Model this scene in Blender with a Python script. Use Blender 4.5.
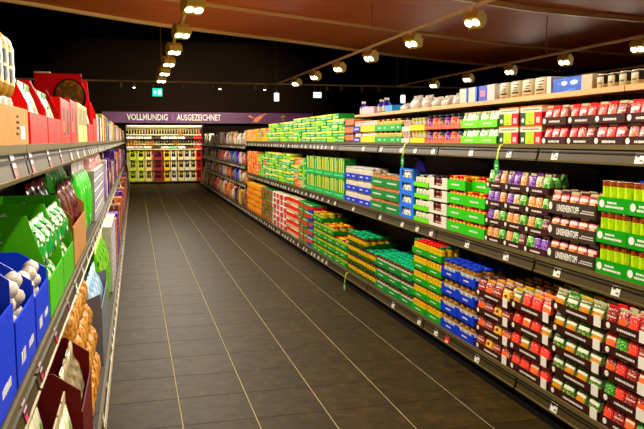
import bpy, math, random
from mathutils import Vector, Matrix
random.seed(7)
for o in list(bpy.data.objects): bpy.data.objects.remove(o)
SC = bpy.context.scene
COL = SC.collection
R = math.radians

# ------------------------------------------------------------------ camera
H = 1.6; F = 700.0
YAW = R(14.899); PITCH = R(6.091)
cd = bpy.data.cameras.new('camera'); cam = bpy.data.objects.new('camera', cd); COL.objects.link(cam)
cam.location = (0, 0, H); cam.rotation_euler = (R(90) - PITCH, 0, -YAW)
cd.sensor_width = 36; cd.lens = F / 644 * 36; cd.clip_start = .02; cd.clip_end = 200
SC.camera = cam
# ------------------------------------------------------------------ world / exposure
W = bpy.data.worlds.new('world'); SC.world = W; W.use_nodes = True
W.node_tree.nodes['Background'].inputs[0].default_value = (1.0, .82, .60, 1)
W.node_tree.nodes['Background'].inputs[1].default_value = .16
vs = SC.view_settings
vs.view_transform = 'Standard'; vs.look = 'None'; vs.gamma = 1; vs.use_curve_mapping = False
vs.exposure = 0.0
LAMP_W = 205.0          # watts of one track spotlight

def lin(c):
    c = c / 255.0
    return c / 12.92 if c <= .04045 else ((c + .055) / 1.055) ** 2.4
def rgb(c, k=1.28):
    L = .3*c[0] + .55*c[1] + .15*c[2]        # vivid print inks
    c = [max(3, min(250, L + (v-L)*k)) for v in c]
    return (lin(c[0]), lin(c[1]), lin(c[2]), 1)

# photo pixel column -> distance along the aisle for a point on plane X at height z
_fw = (math.sin(YAW)*math.cos(PITCH), math.cos(YAW)*math.cos(PITCH), -math.sin(PITCH))
_rt = (math.cos(YAW), -math.sin(YAW), 0)
def Yx(x, X, z):
    k = (x - 322) / F
    a = [_rt[i] - k*_fw[i] for i in range(3)]
    return -(X*a[0] + (z-H)*a[2]) / a[1]

# ------------------------------------------------------------------ materials
MATS = {}
def mat(name, c, rough=.5, metal=0, spec=.12, emit=0, trans=0):
    if name in MATS: return MATS[name]
    m = bpy.data.materials.new(name); m.use_nodes = True
    b = m.node_tree.nodes['Principled BSDF']
    b.inputs['Base Color'].default_value = rgb(c); b.inputs['Roughness'].default_value = rough
    b.inputs['Metallic'].default_value = metal; b.inputs['Specular IOR Level'].default_value = spec
    if trans: b.inputs['Transmission Weight'].default_value = trans
    if emit:
        b.inputs['Emission Color'].default_value = rgb(c); b.inputs['Emission Strength'].default_value = emit
    MATS[name] = m
    return m

class Nd:
    """tiny node helper"""
    def __init__(s, m): s.t = m.node_tree; s.n = s.t.nodes; s.l = s.t.links
    def math(s, op, a, b=None, clamp=False):
        n = s.n.new('ShaderNodeMath'); n.operation = op; n.use_clamp = clamp
        for i, v in enumerate((a, b)):
            if v is None: continue
            if hasattr(v, 'links'): s.l.new(v, n.inputs[i])
            else: n.inputs[i].default_value = v
        return n.outputs[0]
    def mix(s, fac, a, b):
        n = s.n.new('ShaderNodeMix'); n.data_type = 'RGBA'
        for i, v in ((0, fac), (6, a), (7, b)):
            if hasattr(v, 'links'): s.l.new(v, n.inputs[i])
            else: n.inputs[i].default_value = v
        return n.outputs[2]

def pmat(name, base, panels=(), spots=(), noise=(), rough=.35, spec=.28):
    """printed packaging: panels (x0,x1,z0,z1,col), spots (cx,cz,rx,rz,col), noise (scale,thr,col[,x0,x1,z0,z1]) over Generated coordinates"""
    if name in MATS: return MATS[name]
    m = bpy.data.materials.new(name); m.use_nodes = True; N = Nd(m)
    b = N.n['Principled BSDF']; b.inputs['Roughness'].default_value = rough; b.inputs['Specular IOR Level'].default_value = spec
    tc = N.n.new('ShaderNodeTexCoord'); sp = N.n.new('ShaderNodeSeparateXYZ'); N.l.new(tc.outputs['Generated'], sp.inputs[0])
    X, Z = sp.outputs[0], sp.outputs[2]
    def rect(x0, x1, z0, z1):
        f = None
        for s_, op, v in ((X, 'GREATER_THAN', x0), (X, 'LESS_THAN', x1), (Z, 'GREATER_THAN', z0), (Z, 'LESS_THAN', z1)):
            if (op == 'GREATER_THAN' and v <= 0) or (op == 'LESS_THAN' and v >= 1): continue
            t = N.math(op, s_, v); f = t if f is None else N.math('MULTIPLY', f, t)
        return f if f is not None else 1.0
    if name.startswith('pouch_'): noise = list(noise) + [(12, .585, (44, 14, 10)), (15, .63, (240, 228, 206))]
    col = rgb(base)
    for q in noise:
        nt = N.n.new('ShaderNodeTexNoise'); nt.inputs['Scale'].default_value = q[0]; nt.inputs['Detail'].default_value = 2
        N.l.new(tc.outputs['Generated'], nt.inputs['Vector'])
        f = N.math('GREATER_THAN', nt.outputs[0], q[1])
        if len(q) > 3:
            r = rect(*q[3:7])
            if hasattr(r, 'links'): f = N.math('MULTIPLY', f, r)
        col = N.mix(f, col, rgb(q[2]))
    for q in panels:
        col = N.mix(rect(*q[:4]), col, rgb(q[4]))
    for (cx, cz, rx, rz, c) in spots:
        dx = N.math('DIVIDE', N.math('SUBTRACT', X, cx), rx); dz = N.math('DIVIDE', N.math('SUBTRACT', Z, cz), rz)
        d = N.math('ADD', N.math('MULTIPLY', dx, dx), N.math('MULTIPLY', dz, dz))
        col = N.mix(N.math('LESS_THAN', d, 1.0), col, rgb(c))
    if hasattr(col, 'links'): N.l.new(col, b.inputs['Base Color'])
    else: b.inputs['Base Color'].default_value = col
    MATS[name] = m
    return m

def noisemat(name, c1, c2, scale=(1, 1, 1), nscale=5, rough=.5, spec=.5, bump=0, perobj=0, c3=None):
    if name in MATS: return MATS[name]
    m = bpy.data.materials.new(name); m.use_nodes = True; N = Nd(m)
    b = N.n['Principled BSDF']; b.inputs['Roughness'].default_value = rough; b.inputs['Specular IOR Level'].default_value = spec
    tc = N.n.new('ShaderNodeTexCoord'); mp = N.n.new('ShaderNodeMapping'); mp.inputs['Scale'].default_value = scale
    N.l.new(tc.outputs['Object'], mp.inputs[0])
    vec = mp.outputs[0]
    if perobj:
        oi = N.n.new('ShaderNodeObjectInfo'); va = N.n.new('ShaderNodeVectorMath'); va.operation = 'ADD'
        sc = N.math('MULTIPLY', oi.outputs['Random'], 37.0)
        N.l.new(vec, va.inputs[0]); N.l.new(sc, va.inputs[1]); vec = va.outputs[0]
    nt = N.n.new('ShaderNodeTexNoise'); nt.inputs['Scale'].default_value = nscale; nt.inputs['Detail'].default_value = 6; nt.inputs['Roughness'].default_value = .65
    N.l.new(vec, nt.inputs['Vector'])
    rp = N.n.new('ShaderNodeValToRGB'); rp.color_ramp.elements[0].position = .32; rp.color_ramp.elements[1].position = .68
    rp.color_ramp.elements[0].color = rgb(c1); rp.color_ramp.elements[1].color = rgb(c2)
    if c3 is not None:
        e = rp.color_ramp.elements.new(.5); e.color = rgb(c3)
    N.l.new(nt.outputs[0], rp.inputs[0]); col = rp.outputs[0]
    if perobj:
        hv = N.n.new('ShaderNodeHueSaturation'); N.l.new(col, hv.inputs['Color'])
        N.l.new(N.math('ADD', N.math('MULTIPLY', oi.outputs['Random'], perobj), 1 - perobj/2), hv.inputs['Value']); col = hv.outputs[0]
    N.l.new(col, b.inputs['Base Color'])
    if bump:
        bp = N.n.new('ShaderNodeBump'); bp.inputs['Strength'].default_value = bump; bp.inputs['Distance'].default_value = .01
        N.l.new(nt.outputs[0], bp.inputs['Height']); N.l.new(bp.outputs[0], b.inputs['Normal'])
    MATS[name] = m
    return m

# ------------------------------------------------------------------ mesh builder
class MB:
    def __init__(s): s.v = []; s.f = []; s.mi = []; s.sm = []
    def add(s, vs, fs, mi=0, smooth=False):
        o = len(s.v); s.v += [tuple(v) for v in vs]
        for f in fs: s.f.append([i+o for i in f]); s.mi.append(mi); s.sm.append(smooth)
        return s
    def box(s, x0, x1, y0, y1, z0, z1, mi=0):
        v = [(x0,y0,z0),(x1,y0,z0),(x1,y1,z0),(x0,y1,z0),(x0,y0,z1),(x1,y0,z1),(x1,y1,z1),(x0,y1,z1)]
        return s.add(v, [(3,2,1,0),(4,5,6,7),(0,1,5,4),(1,2,6,5),(2,3,7,6),(3,0,4,7)], mi)
    def bbox(s, x0, x1, y0, y1, z0, z1, b=.004, mi=0):
        """box with chamfered edges"""
        rings = []
        for z, i in ((z0, b), (z0+b, 0), (z1-b, 0), (z1, b)):
            rings.append([(x0+i+b,y0+i,z),(x1-i-b,y0+i,z),(x1-i,y0+i+b,z),(x1-i,y1-i-b,z),(x1-i-b,y1-i,z),(x0+i+b,y1-i,z),(x0+i,y1-i-b,z),(x0+i,y0+i+b,z)])
        return s.loft(rings, mi=mi, smooth=False)
    def loft(s, rings, mi=0, smooth=True, cap0=True, cap1=True):
        n = len(rings[0]); vs = [p for r in rings for p in r]; fs = []
        for k in range(len(rings)-1):
            for i in range(n):
                j = (i+1) % n
                fs.append((k*n+i, k*n+j, (k+1)*n+j, (k+1)*n+i))
        s.add(vs, fs, mi, smooth)
        o = len(s.v) - len(vs)
        if cap0: s.f.append([o+i for i in range(n-1, -1, -1)]); s.mi.append(mi); s.sm.append(False)
        if cap1: s.f.append([o+(len(rings)-1)*n+i for i in range(n)]); s.mi.append(mi); s.sm.append(False)
        return s
    def lathe(s, prof, seg=14, cx=0, cy=0, mi=0, smooth=True, cap0=True, cap1=True):
        rings = [[(cx+r*math.cos(2*math.pi*i/seg), cy+r*math.sin(2*math.pi*i/seg), z) for i in range(seg)] for r, z in prof]
        return s.loft(rings, mi, smooth, cap0, cap1)
    def prism(s, poly, y0, y1, mi=0):
        """poly of (x,z) counter-clockwise seen from -y, extruded in y"""
        n = len(poly)
        v = [(x, y0, z) for x, z in poly] + [(x, y1, z) for x, z in poly]
        f = [tuple(range(n)), tuple(range(2*n-1, n-1, -1))] + [(i, i+n, (i+1) % n + n, (i+1) % n) for i in range(n)]
        return s.add(v, f, mi)
    def prism_x(s, poly, x0, x1, mi=0):
        """poly of (y,z) extruded along x"""
        n = len(poly)
        v = [(x0, y, z) for y, z in poly] + [(x1, y, z) for y, z in poly]
        f = [tuple(range(n-1, -1, -1)), tuple(range(n, 2*n))] + [(i, (i+1) % n, (i+1) % n + n, i+n) for i in range(n)]
        return s.add(v, f, mi)
    def tube(s, pts, r, seg=6, mi=0):
        rings = []
        for k, p in enumerate(pts):
            p = Vector(p); d = Vector(pts[min(k+1, len(pts)-1)]) - Vector(pts[max(k-1, 0)]); d.normalize()
            a = d.cross(Vector((0, 0, 1))) if abs(d.z) < .95 else d.cross(Vector((1, 0, 0))); a.normalize(); b = d.cross(a)
            rings.append([p + a*r*math.cos(2*math.pi*i/seg) + b*r*math.sin(2*math.pi*i/seg) for i in range(seg)])
        return s.loft(rings, mi)
    def mesh(s, name, mats):
        me = bpy.data.meshes.new(name); me.from_pydata(s.v, [], s.f)
        if not isinstance(mats, (list, tuple)): mats = [mats]
        for m in mats: me.materials.append(m)
        me.polygons.foreach_set('material_index', s.mi); me.polygons.foreach_set('use_smooth', s.sm)
        me.update()
        return me

def ob(name, me, parent=None, loc=(0, 0, 0), rz=0, kind=None):
    o = bpy.data.objects.new(name, me); COL.objects.link(o)
    o.location = loc; o.rotation_euler = (0, 0, rz)
    if parent: o.parent = parent
    if kind: o['kind'] = kind
    return o
def tag(o, label, cat, group=None):
    n = len(label.split()); 
    if n > 16: label = ' '.join(label.split()[:16])
    o['label'] = label; o['category'] = cat
    if group: o['group'] = group
    return o

CACHE = {}
def cached(key, fn):
    if key not in CACHE: CACHE[key] = fn()
    return CACHE[key]

# text as a flat mesh, lying in the local x/z plane and facing -y
def text_mesh(s, size, m, bold=.0, width=None):
    cu = bpy.data.curves.new('t', 'FONT'); cu.body = s; cu.size = size; cu.align_x = 'CENTER'; cu.align_y = 'CENTER'; cu.resolution_u = 2; cu.offset = bold
    cu.extrude = .0005
    o = bpy.data.objects.new('t', cu); COL.objects.link(o)
    dg = bpy.context.evaluated_depsgraph_get(); dg.update()
    me = bpy.data.meshes.new_from_object(o.evaluated_get(dg))
    bpy.data.objects.remove(o); bpy.data.curves.remove(cu)
    me.transform(Matrix.Rotation(R(90), 4, 'X'))
    if width:
        xs = [v.co.x for v in me.vertices]; k = width / (max(xs)-min(xs))
        for v in me.vertices: v.co.x *= k
    me.materials.clear(); me.materials.append(m)
    return me

# ================================================================== SETTING
BLACK = mat('matte_black', (9, 8, 6), .85, spec=.1)
M_CEIL = mat('black_ceiling', (16, 12, 6), .95, spec=.05)
M_WALL = mat('dark_wall', (30, 21, 12), .9, spec=.1)
M_GROUT = mat('grout', (176, 166, 132), .8, spec=.2)
M_TILE = noisemat('slate_tile', (33, 25, 5), (62, 48, 12), (1, 1, 1), 11, rough=.58, spec=.10, bump=.25, perobj=.25, c3=(46, 36, 8))  # brown includes the wooden ceiling's reflection, painted into the tile colour

TILE = .4185; TX0 = -.199; TY0 = 3.868
XW0, XW1 = -5.0, 16.0
YFAR = 26.75
b = MB().box(XW0, XW1, -3, YFAR, -.06, -.004)
floor = ob('floor', b.mesh('floor', M_GROUT), kind='structure')
g1, g2 = .0032, .0019       # half joint widths: along / across the aisle
tm = MB().bbox(g1, TILE-g1, g2, TILE*1.017-g2, -.012, 0, .0015).mesh('floor_tile', M_TILE)
TYS = TILE*1.017
cnt = 0
rest = MB()
for j in range(-9, 56):
    for i in range(-1, 6):
        x = TX0 + i*TILE; y = TY0 + j*TYS
        if y < -.2 or y > YFAR - TYS: continue
        if j >= -5 and cnt < 300 and y > 1.2:
            ob('floor_tile', tm, floor, (x, y, 0)); cnt += 1
        else:
            rest.box(x+g1, x+TILE-g1, y+g2, y+TYS-g2, -.012, 0)
for j in range(-9, 56):
    for i in list(range(-11, -1)) + list(range(6, 38)):
        x = TX0 + i*TILE; y = TY0 + j*TYS
        if x < XW0 or x+TILE > XW1 or y > YFAR - TYS: continue
        rest.box(x+g1, x+TILE-g1, y+g2, y+TYS-g2, -.012, 0)
ob('distant_tiles', rest.mesh('distant_tiles', M_TILE), floor, kind='stuff')

ob('ceiling', MB().box(XW0, XW1, -3, YFAR, 5.2, 5.3).mesh('ceiling', M_CEIL), kind='structure')
ob('wall_back', MB().box(XW0, XW1, YFAR, YFAR+.1, -.06, 5.2).mesh('wall_back', M_WALL), kind='structure')
ob('wall_left', MB().box(XW0-.1, XW0, -3, YFAR, -.06, 5.2).mesh('wall_left', M_CEIL), kind='structure')
ob('wall_right', MB().box(XW1, XW1+.1, -3, YFAR, -.06, 5.2).mesh('wall_right', M_CEIL), kind='structure')

# ---- curved wooden ceiling panels ; pale strips paint the light caught by their edges
M_WOODC = noisemat('ceiling_wood', (190, 104, 26), (222, 132, 40), (.5, 9, 9), 2.2, rough=.6, spec=.2)
M_WOODC2 = noisemat('ceiling_wood_olive', (190, 104, 28), (218, 130, 40), (.5, 9, 9), 2.2, rough=.6, spec=.2)
M_LITEDGE = mat('pale_lit_edge', (250, 214, 150), .5)  # pale colour stands for panel edges catching light
def catmull(p, n=6):
    q = [p[0]] + list(p) + [p[-1]]; out = []
    for i in range(1, len(q)-2):
        for k in range(n):
            t = k/n; a, b_, c, d = q[i-1], q[i], q[i+1], q[i+2]
            out.append(tuple(.5*((2*b_[j]) + (-a[j]+c[j])*t + (2*a[j]-5*b_[j]+4*c[j]-d[j])*t*t + (-a[j]+3*b_[j]-3*c[j]+d[j])*t**3) for j in (0, 1)))
    out.append(tuple(p[-1])); return out
LA = [(-4.9, 11.1), (-1.88, 13.34), (.57, 15.17), (3.97, 17.0), (8.1, 19.34), (14.6, 21.9)]
LB = [(-4.9, 8.8), (-1.5, 11.3), (1.2, 12.7), (3.18, 13.62), (6.0, 14.83), (10.2, 16.4), (15.9, 17.5)]
LC = [(-4.9, 5.6), (0, 8.5), (3.2, 10.1), (6.2, 11.28), (8.13, 11.75), (15.9, 12.9)]
LD = [(-4.9, -2.9), (15.9, -2.9)]
def ribbon(l0, l1, z, th, m, name):
    a, c = catmull(l0), catmull(l1); b = MB()
    n = 40
    def samp(l, t):
        k = t*(len(l)-1); i = min(int(k), len(l)-2); f = k-i
        return (l[i][0]*(1-f)+l[i+1][0]*f, l[i][1]*(1-f)+l[i+1][1]*f)
    A = [samp(a, i/n) for i in range(n+1)]; C_ = [samp(c, i/n) for i in range(n+1)]
    v = [(p[0], p[1], z) for p in A] + [(p[0], p[1], z) for p in C_] + [(p[0], p[1], z+th) for p in A] + [(p[0], p[1], z+th) for p in C_]
    m1 = n+1; f = []
    for i in range(n):
        f += [(i, i+1, m1+i+1, m1+i), (2*m1+i, 3*m1+i, 3*m1+i+1, 2*m1+i+1), (i, 2*m1+i, 2*m1+i+1, i+1), (m1+i, m1+i+1, 3*m1+i+1, 3*m1+i)]
    f += [(0, m1, 3*m1, 2*m1), (n, 2*m1+n, 3*m1+n, m1+n)]
    b.add(v, f)
    return ob(name, b.mesh(name, m), kind='structure')
def lit_edge(l, z, w, h, name):
    p = catmull(l); b = MB()
    for i in range(len(p)-1):
        (x0, y0), (x1, y1) = p[i], p[i+1]; d = Vector((x1-x0, y1-y0)); d.normalize(); nx, ny = -d.y*w, d.x*w
        v = [(x0, y0), (x1, y1), (x1+nx, y1+ny), (x0+nx, y0+ny)]
        b.add([(a, c, z-h) for a, c in v] + [(a, c, z) for a, c in v], [(3,2,1,0),(4,5,6,7),(0,1,5,4),(1,2,6,5),(2,3,7,6),(3,0,4,7)])
    return ob(name, b.mesh(name, M_LITEDGE), kind='structure')
ribbon(LA, LB, 4.0, .12, M_WOODC, 'ceiling_panel_1')
ribbon(LB, LC, 4.0, .12, M_WOODC, 'ceiling_panel_2')
ribbon(LC, LD, 4.0, .12, M_WOODC2, 'ceiling_panel_3')
lit_edge(LA, 4.0, .08, .06, 'lit_edge_1'); lit_edge(LB, 4.0, .06, .05, 'lit_edge_2'); lit_edge(LC, 4.0, .08, .09, 'lit_edge_3')

# ================================================================== TRACK LIGHTING
M_TRACK = mat('track_metal', (226, 200, 150), .6, 0)
M_HOUSE = mat('lamp_housing', (190, 168, 84), .5, 0)
M_LENS = mat('lamp_lens', (255, 246, 226), .3, emit=14)
M_WIRE = mat('wire', (170, 150, 110), .6)
ZT = 3.24
def bm_house():
    b = MB()
    b.prism_x([(-.075, -.005), (.065, -.005), (.085, .05), (.045, .115), (-.045, .115), (-.085, .05)], -.085, .085)
    return b.mesh('housing', M_HOUSE)
def bm_lens():
    b = MB(); b.lathe([(.036, 0), (.036, .008), (.026, .012)], 12); return b.mesh('lens', M_LENS)
def bm_stem():
    b = MB(); b.lathe([(.012, .05), (.012, .09)], 8); b.box(-.02, .02, -.05, .05, .085, .12); return b.mesh('stem', M_TRACK)
hm, lm, sm_ = bm_house(), bm_lens(), bm_stem()
def lamp(x, y, label, group, watts, aim=(-.25, -.45), scale=1.3, cone=155):
    root = ob('track_spotlight', None, None, (x, y, ZT - .02)); root.empty_display_size = .05
    tag(root, label, 'spotlight', group)
    ob('stem', sm_, root, (0, 0, -.12))
    d = Vector((aim[0], aim[1], -.86)).normalized()
    q = d.to_track_quat('-Z', 'Y')
    h = ob('housing', hm, root, (0, 0, -.17)); h.rotation_mode = 'QUATERNION'; h.rotation_quaternion = q
    h.scale = (scale,)*3
    for sx in (-1, 1):
        ob('lens', lm, h, (sx*.042, 0, -.0125))
    if watts:
        ld = bpy.data.lights.new('spot', 'SPOT'); ld.energy = watts; ld.color = (1, .90, .74); ld.spot_size = R(cone); ld.spot_blend = .5; ld.shadow_soft_size = .05
        lo = bpy.data.objects.new('spot_beam', ld); COL.objects.link(lo); lo.parent = root
        lo.rotation_mode = 'QUATERNION'; lo.rotation_quaternion = q; lo.location = Vector((0, 0, -.17)) + d*.05
    return root
YC = 20.6
TRX = [(.68, 'above the aisle'), (4.1, 'behind the wooden top board'), (7.85, 'two aisles further across'), (11.0, 'along the far right ceiling track')]
for k, (x, wh) in enumerate(TRX):
    t = ob('light_track', MB().box(-.02, .02, -2.9, YC, -.02, .02).mesh('light_track', M_TRACK), None, (x, 0, ZT))
    tag(t, ['long light track hanging over the shopping aisle', 'long light track hanging past the wooden top board', 'long light track over the second next aisle', 'farthest light track near the right end of the hall'][k], 'light track')
    for j in range(-1, 10):
        y = .13 + 2*j - (0 if k < 2 else .35 if k == 2 else 0)
        if k >= 2 and y < 7: continue
        lamp(x, y, 'olive twin lens spotlight on the track ' + wh, 'spotlights on the track ' + wh, LAMP_W * (1.0 if k == 0 else .5), (.12, -.36) if k == 0 else (-.7, -.35))
t = ob('light_track', MB().box(-4.5, 15.5, -.018, .018, -.02, .02).mesh('light_track', M_TRACK), None, (0, YC+.05, ZT))
tag(t, 'cross light track spanning the hall in front of the wine wall', 'light track')
SPOT = MB(); SPOT.lathe([(.02, .14), (.045, .13), (.045, 0), (.03, -.01)], 10)
spm = SPOT.mesh('spot_cylinder', mat('spot_grey', (150, 135, 105), .5))
spl = MB().lathe([(.032, -.02), (.032, -.008)], 10).mesh('lens', M_LENS)
for x, lit in ((-.35, 0), (.02, 1), (1.35, 0), (2.2, 0), (2.43, 1), (3.45, 0), (3.75, 1), (5.65, 0), (6.1, 0), (6.75, 0), (7.3, 0)):
    r_ = ob('cylinder_spotlight', spm, None, (x, YC+.05, ZT-.165))
    tag(r_, ('lit' if lit else 'unlit') + ' small cylinder spotlight on the cross track', 'spotlight', 'small spots on the cross track')
    if lit:
        ob('lens', spl, r_)
        ld = bpy.data.lights.new('spot', 'SPOT'); ld.energy = 900; ld.color = (1, .88, .70); ld.spot_size = R(70); ld.spot_blend = .6; ld.shadow_soft_size = .04
        lo = bpy.data.objects.new('spot_beam', ld); COL.objects.link(lo); lo.parent = r_; lo.location = (0, 0, -.03); lo.rotation_euler = Vector((0, 6, -.9)).to_track_quat('-Z', 'Y').to_euler()
# suspension wires
for x, y, z1 in ((.68, 17.9, 5.2), (4.1, YC+.05, 5.2), (7.9, YC+.05, 5.2), (8.2, YC+.05, 5.2), (7.85, 12.4, 4.0), (4.1, 12, 4.0), (.68, 9.0, 4.0), (11.0, 12, 4.0)):
    w_ = ob('suspension_wire', MB().tube([(0, 0, 0), (0, 0, z1-ZT-.025)], .009, 5).mesh('suspension_wire', M_WIRE), None, (x, y, ZT+.022))
    tag(w_, 'thin steel wire holding a light track to the ceiling', 'wire', 'track suspension wires')
# exit signs
M_EXIT = mat('exit_teal', (60, 200, 170), .4, emit=1.6)
M_EXITW = mat('exit_white', (225, 255, 245), .4, emit=2.0)
def exit_sign(x, y, w, h, label, m0, pict=True):
    r_ = ob('exit_sign', MB().bbox(-w/2, w/2, 0, .04, 0, h, .004).mesh('exit_sign', m0), None, (x, y, ZT-.30-h/2))
    tag(r_, label, 'exit sign')
    for sx in (-.4, .4): ob('hanger', MB().tube([(sx*w, .02, h), (sx*w, .02, .282+h/2)], .006, 5).mesh('hanger', M_WIRE), r_)
    if pict:
        p = MB(); p.box(w*.1, w*.38, -.004, 0, h*.2, h*.8); p.box(-w*.36, -w*.06, -.004, 0, h*.45, h*.58); p.box(-w*.3, -w*.2, -.004, 0, h*.3, h*.72)
        ob('pictogram', p.mesh('pictogram', M_EXITW), r_)
exit_sign(.66, YC+.03, .27, .22, 'small glowing teal emergency exit sign over the aisle', M_EXIT)
exit_sign(5.35, YC+.03, .24, .16, 'small glowing exit sign hanging over the right shelves', M_EXITW)
for x, y in ((4.1, YC+.025), (8.1, YC+.025)):
    r_ = ob('hanging_lamp', MB().bbox(-.07, .07, 0, .05, 0, .24, .01).mesh('hanging_lamp', mat('lamp_white', (235, 240, 235), .4, emit=2.5)), None, (x, y, ZT-.5))
    tag(r_, 'small bright white lamp box below the cross track', 'lamp', 'white lamp boxes')
    ob('hanger', MB().tube([(0, .025, .24), (0, .025, .478)], .008, 5).mesh('hanger', M_WIRE), r_)

# ================================================================== SHELVING
M_STEEL = mat('shelf_brown_grey', (40, 34, 22), .5, 0)
M_RAIL = mat('price_rail', (64, 54, 28), .45, 0)
M_LIP = mat('shelf_lip', (104, 94, 64), .4, .2)
M_DARK = mat('dark_brown_steel', (26, 19, 13), .6, spec=.2)
M_TAG = pmat('tag_paper', (226, 226, 216), panels=[(.12, .5, .6, .82, (60, 50, 50)), (.55, .9, .2, .4, (120, 110, 110))])
M_TAGR = pmat('tag_red', (214, 40, 34), panels=[(.1, .9, .1, .3, (235, 220, 210))])
SHELFD = .47
BAY = 1.41; BY0 = .855
ZB, ZM, ZTOP = .19, .91, 1.57
XR, XRB = 2.30, 2.20
XL, XLB = -.32, -.21
tagm = MB().bbox(-.032, .032, -.003, 0, 0, .05, .0012).mesh('price_tag', M_TAG)
tagr = MB().bbox(-.032, .032, -.003, 0, 0, .05, .0012).mesh('price_tag', M_TAGR)
tagdark = MB().bbox(-.034, .034, -.004, 0, -.01, .066, .0012).mesh('price_tag', pmat('tag_dark', (60, 30, 30), panels=[(.1, .9, .5, .9, (200, 180, 190)), (.1, .6, .1, .4, (190, 60, 90))]))
def shelf_mesh(depth):
    L = BAY/2 - .003
    b = MB(); b.box(-L, L, .002, depth, -.03, 0, 0); b.box(-L, L, -.006, .004, -.018, .006, 1)
    return b.mesh('shelf', [M_DARK, M_LIP])
def rail_mesh():
    L = BAY/2 - .012
    b = MB(); b.prism_x([(.004, -.02), (-.012, -.085), (-.006, -.09), (.012, -.022)], -L, L, 0)
    b.prism_x([(-.0122, -.082), (-.019, -.084), (-.017, -.094), (-.004, -.091)], -L, L, 1)
    b.prism_x([(.0005, -.034), (-.008, -.036), (-.0085, -.041), (-.0015, -.040)], -L, L, 2)
    return b.mesh('price_rail', [M_RAIL, M_LIP, M_STEEL])
SHM = shelf_mesh(SHELFD); RLM = rail_mesh()
L_ = BAY/2 - .003
DECK = MB(); DECK.box(-L_, L_, .002, SHELFD+.10, -.03, 0, 0); DECK.box(-L_, L_, -.006, .004, -.018, .006, 1)
DKM = DECK.mesh('base_deck', [M_DARK, M_LIP])
KICK = MB().box(-L_-.002, L_+.002, .012, .035, .001, ZB-.032).mesh('kick_plate', BLACK)
BRK = MB().prism_x([(SHELFD-.02, -.16), (SHELFD-.02, -.032), (.06, -.032), (.06, -.05)], -.008, .008).mesh('bracket', M_DARK)
def tag_positions(seed, sparse):
    rnd = random.Random(seed); p = -BAY/2 + .1; out = []
    while p < BAY/2 - .08:
        out.append(p); p += rnd.uniform(*sparse)
    return out
NEARTAGS = {ZTOP: [641, 556, 510, 472, 434, 416, 402, 382, 364], ZM: [617, 558, 507, 468, 432, 418, 403, 381, 354], ZB: [620, 555, 517, 478, 437, 420, 394]}
def bay(side, k, zs, label, tagsparse, near=None, dark=False):
    y = BY0 + BAY*(k + .5)
    s = 1 if side == 'R' else -1
    xb = XRB if side == 'R' else XLB; xs = XR if side == 'R' else XL
    rz = -R(90) if side == 'R' else R(90)
    root = ob('shelving_unit', None, None, (xb, y, 0), rz); root.empty_display_size = .1
    tag(root, label, 'shelving unit', 'gondola bays on the ' + ('right' if side == 'R' else 'left') + ' of the aisle')
    off = .10 if side == 'R' else .11
    d = ob('base_deck', DKM, root, (0, 0, ZB)); ob('kick_plate', KICK, root)
    topz = 1.86
    ob('back_panel', MB().box(-L_, L_, SHELFD+.10, SHELFD+.125, .16, topz).mesh('back_panel', M_DARK), root)
    for sx in (-1, 1):
        ob('upright', MB().box(sx*(L_-.012)-.012, sx*(L_-.012)+.012, SHELFD+.07, SHELFD+.098, .195, topz).mesh('upright', BLACK), root)
    parts = [(d, ZB)]
    for z in zs:
        sh = ob('shelf', SHM, root, (0, off, z)); parts.append((sh, z))
        for sx in (-.66, .66): ob('bracket', BRK, sh, (sx, 0, 0))
    for sh, z in parts:
        ob('price_rail', RLM, sh)
        ps = []
        if near and z in NEARTAGS:
            for px in NEARTAGS[z]:
                yy = Yx(px, xb if z == ZB else xs, z-.05)
                if abs(yy - y) < BAY/2 - .03: ps.append(-(yy-y)*s)
        else: ps = tag_positions(hash((side == 'R', k, round(z*100))) % 9999, tagsparse)
        for p in ps:
            o = ob('price_tag', tagdark if dark else tagm, sh, (p, -.0105, -.083)); o.rotation_euler = (R(-13), 0, 0)
    return root
RB = ['lime soup cans and bean pouches', 'purple fruit pouches over tomato pouches', 'grass green jar trays over blue lidded jars', 'cream jars and pine green jar trays', 'tall upright packs over clover green trays', 'green cartons over red and cream cartons', 'green cartons over white and red cartons', 'orange cartons over sunny yellow cartons', 'the last orange cartons before the bag shelves']
LBAY = {0: 'the blue bulb cartons', 1: 'red displays and apple green cartons', 2: 'cardboard box of maroon foil bags', 3: 'the tall red display and kelly green bags', 4: 'white and blue square packs', 5: 'purple bags past the square packs'}
for k in range(1, 17):
    far = k >= 10
    zs = [.66, 1.06, 1.5] if far else [ZM, ZTOP]
    bay('R', k, zs, ('dark four level shelf bay of bags toward the wine shelf' if far else 'dark three level shelf bay holding ' + RB[k-1]), (.14, .30) if k > 4 else (.2, .4), near=(k <= 4))
for k in range(0, 17):
    bay('L', k, [ZM, ZTOP+.01], 'dark three level shelf bay with ' + LBAY.get(k, 'mixed bags and cartons opposite the green stacks'), (.2, .36) if k > 2 else (.42, .6), dark=(k <= 1))
o_ = ob('price_tag', tagr, None)   # one red tag on the right base deck
par = [o for o in bpy.data.objects if o.name.startswith('base_deck') and abs(o.parent.location.y - (BY0+BAY*2.5)) < .01 and o.parent.location.x > 1][0]
o_.parent = par; o_.location = (-(Yx(448, XRB, .12) - (BY0+BAY*2.5)), -.012, -.083); o_.rotation_euler = (R(-13), 0, 0)
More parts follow.
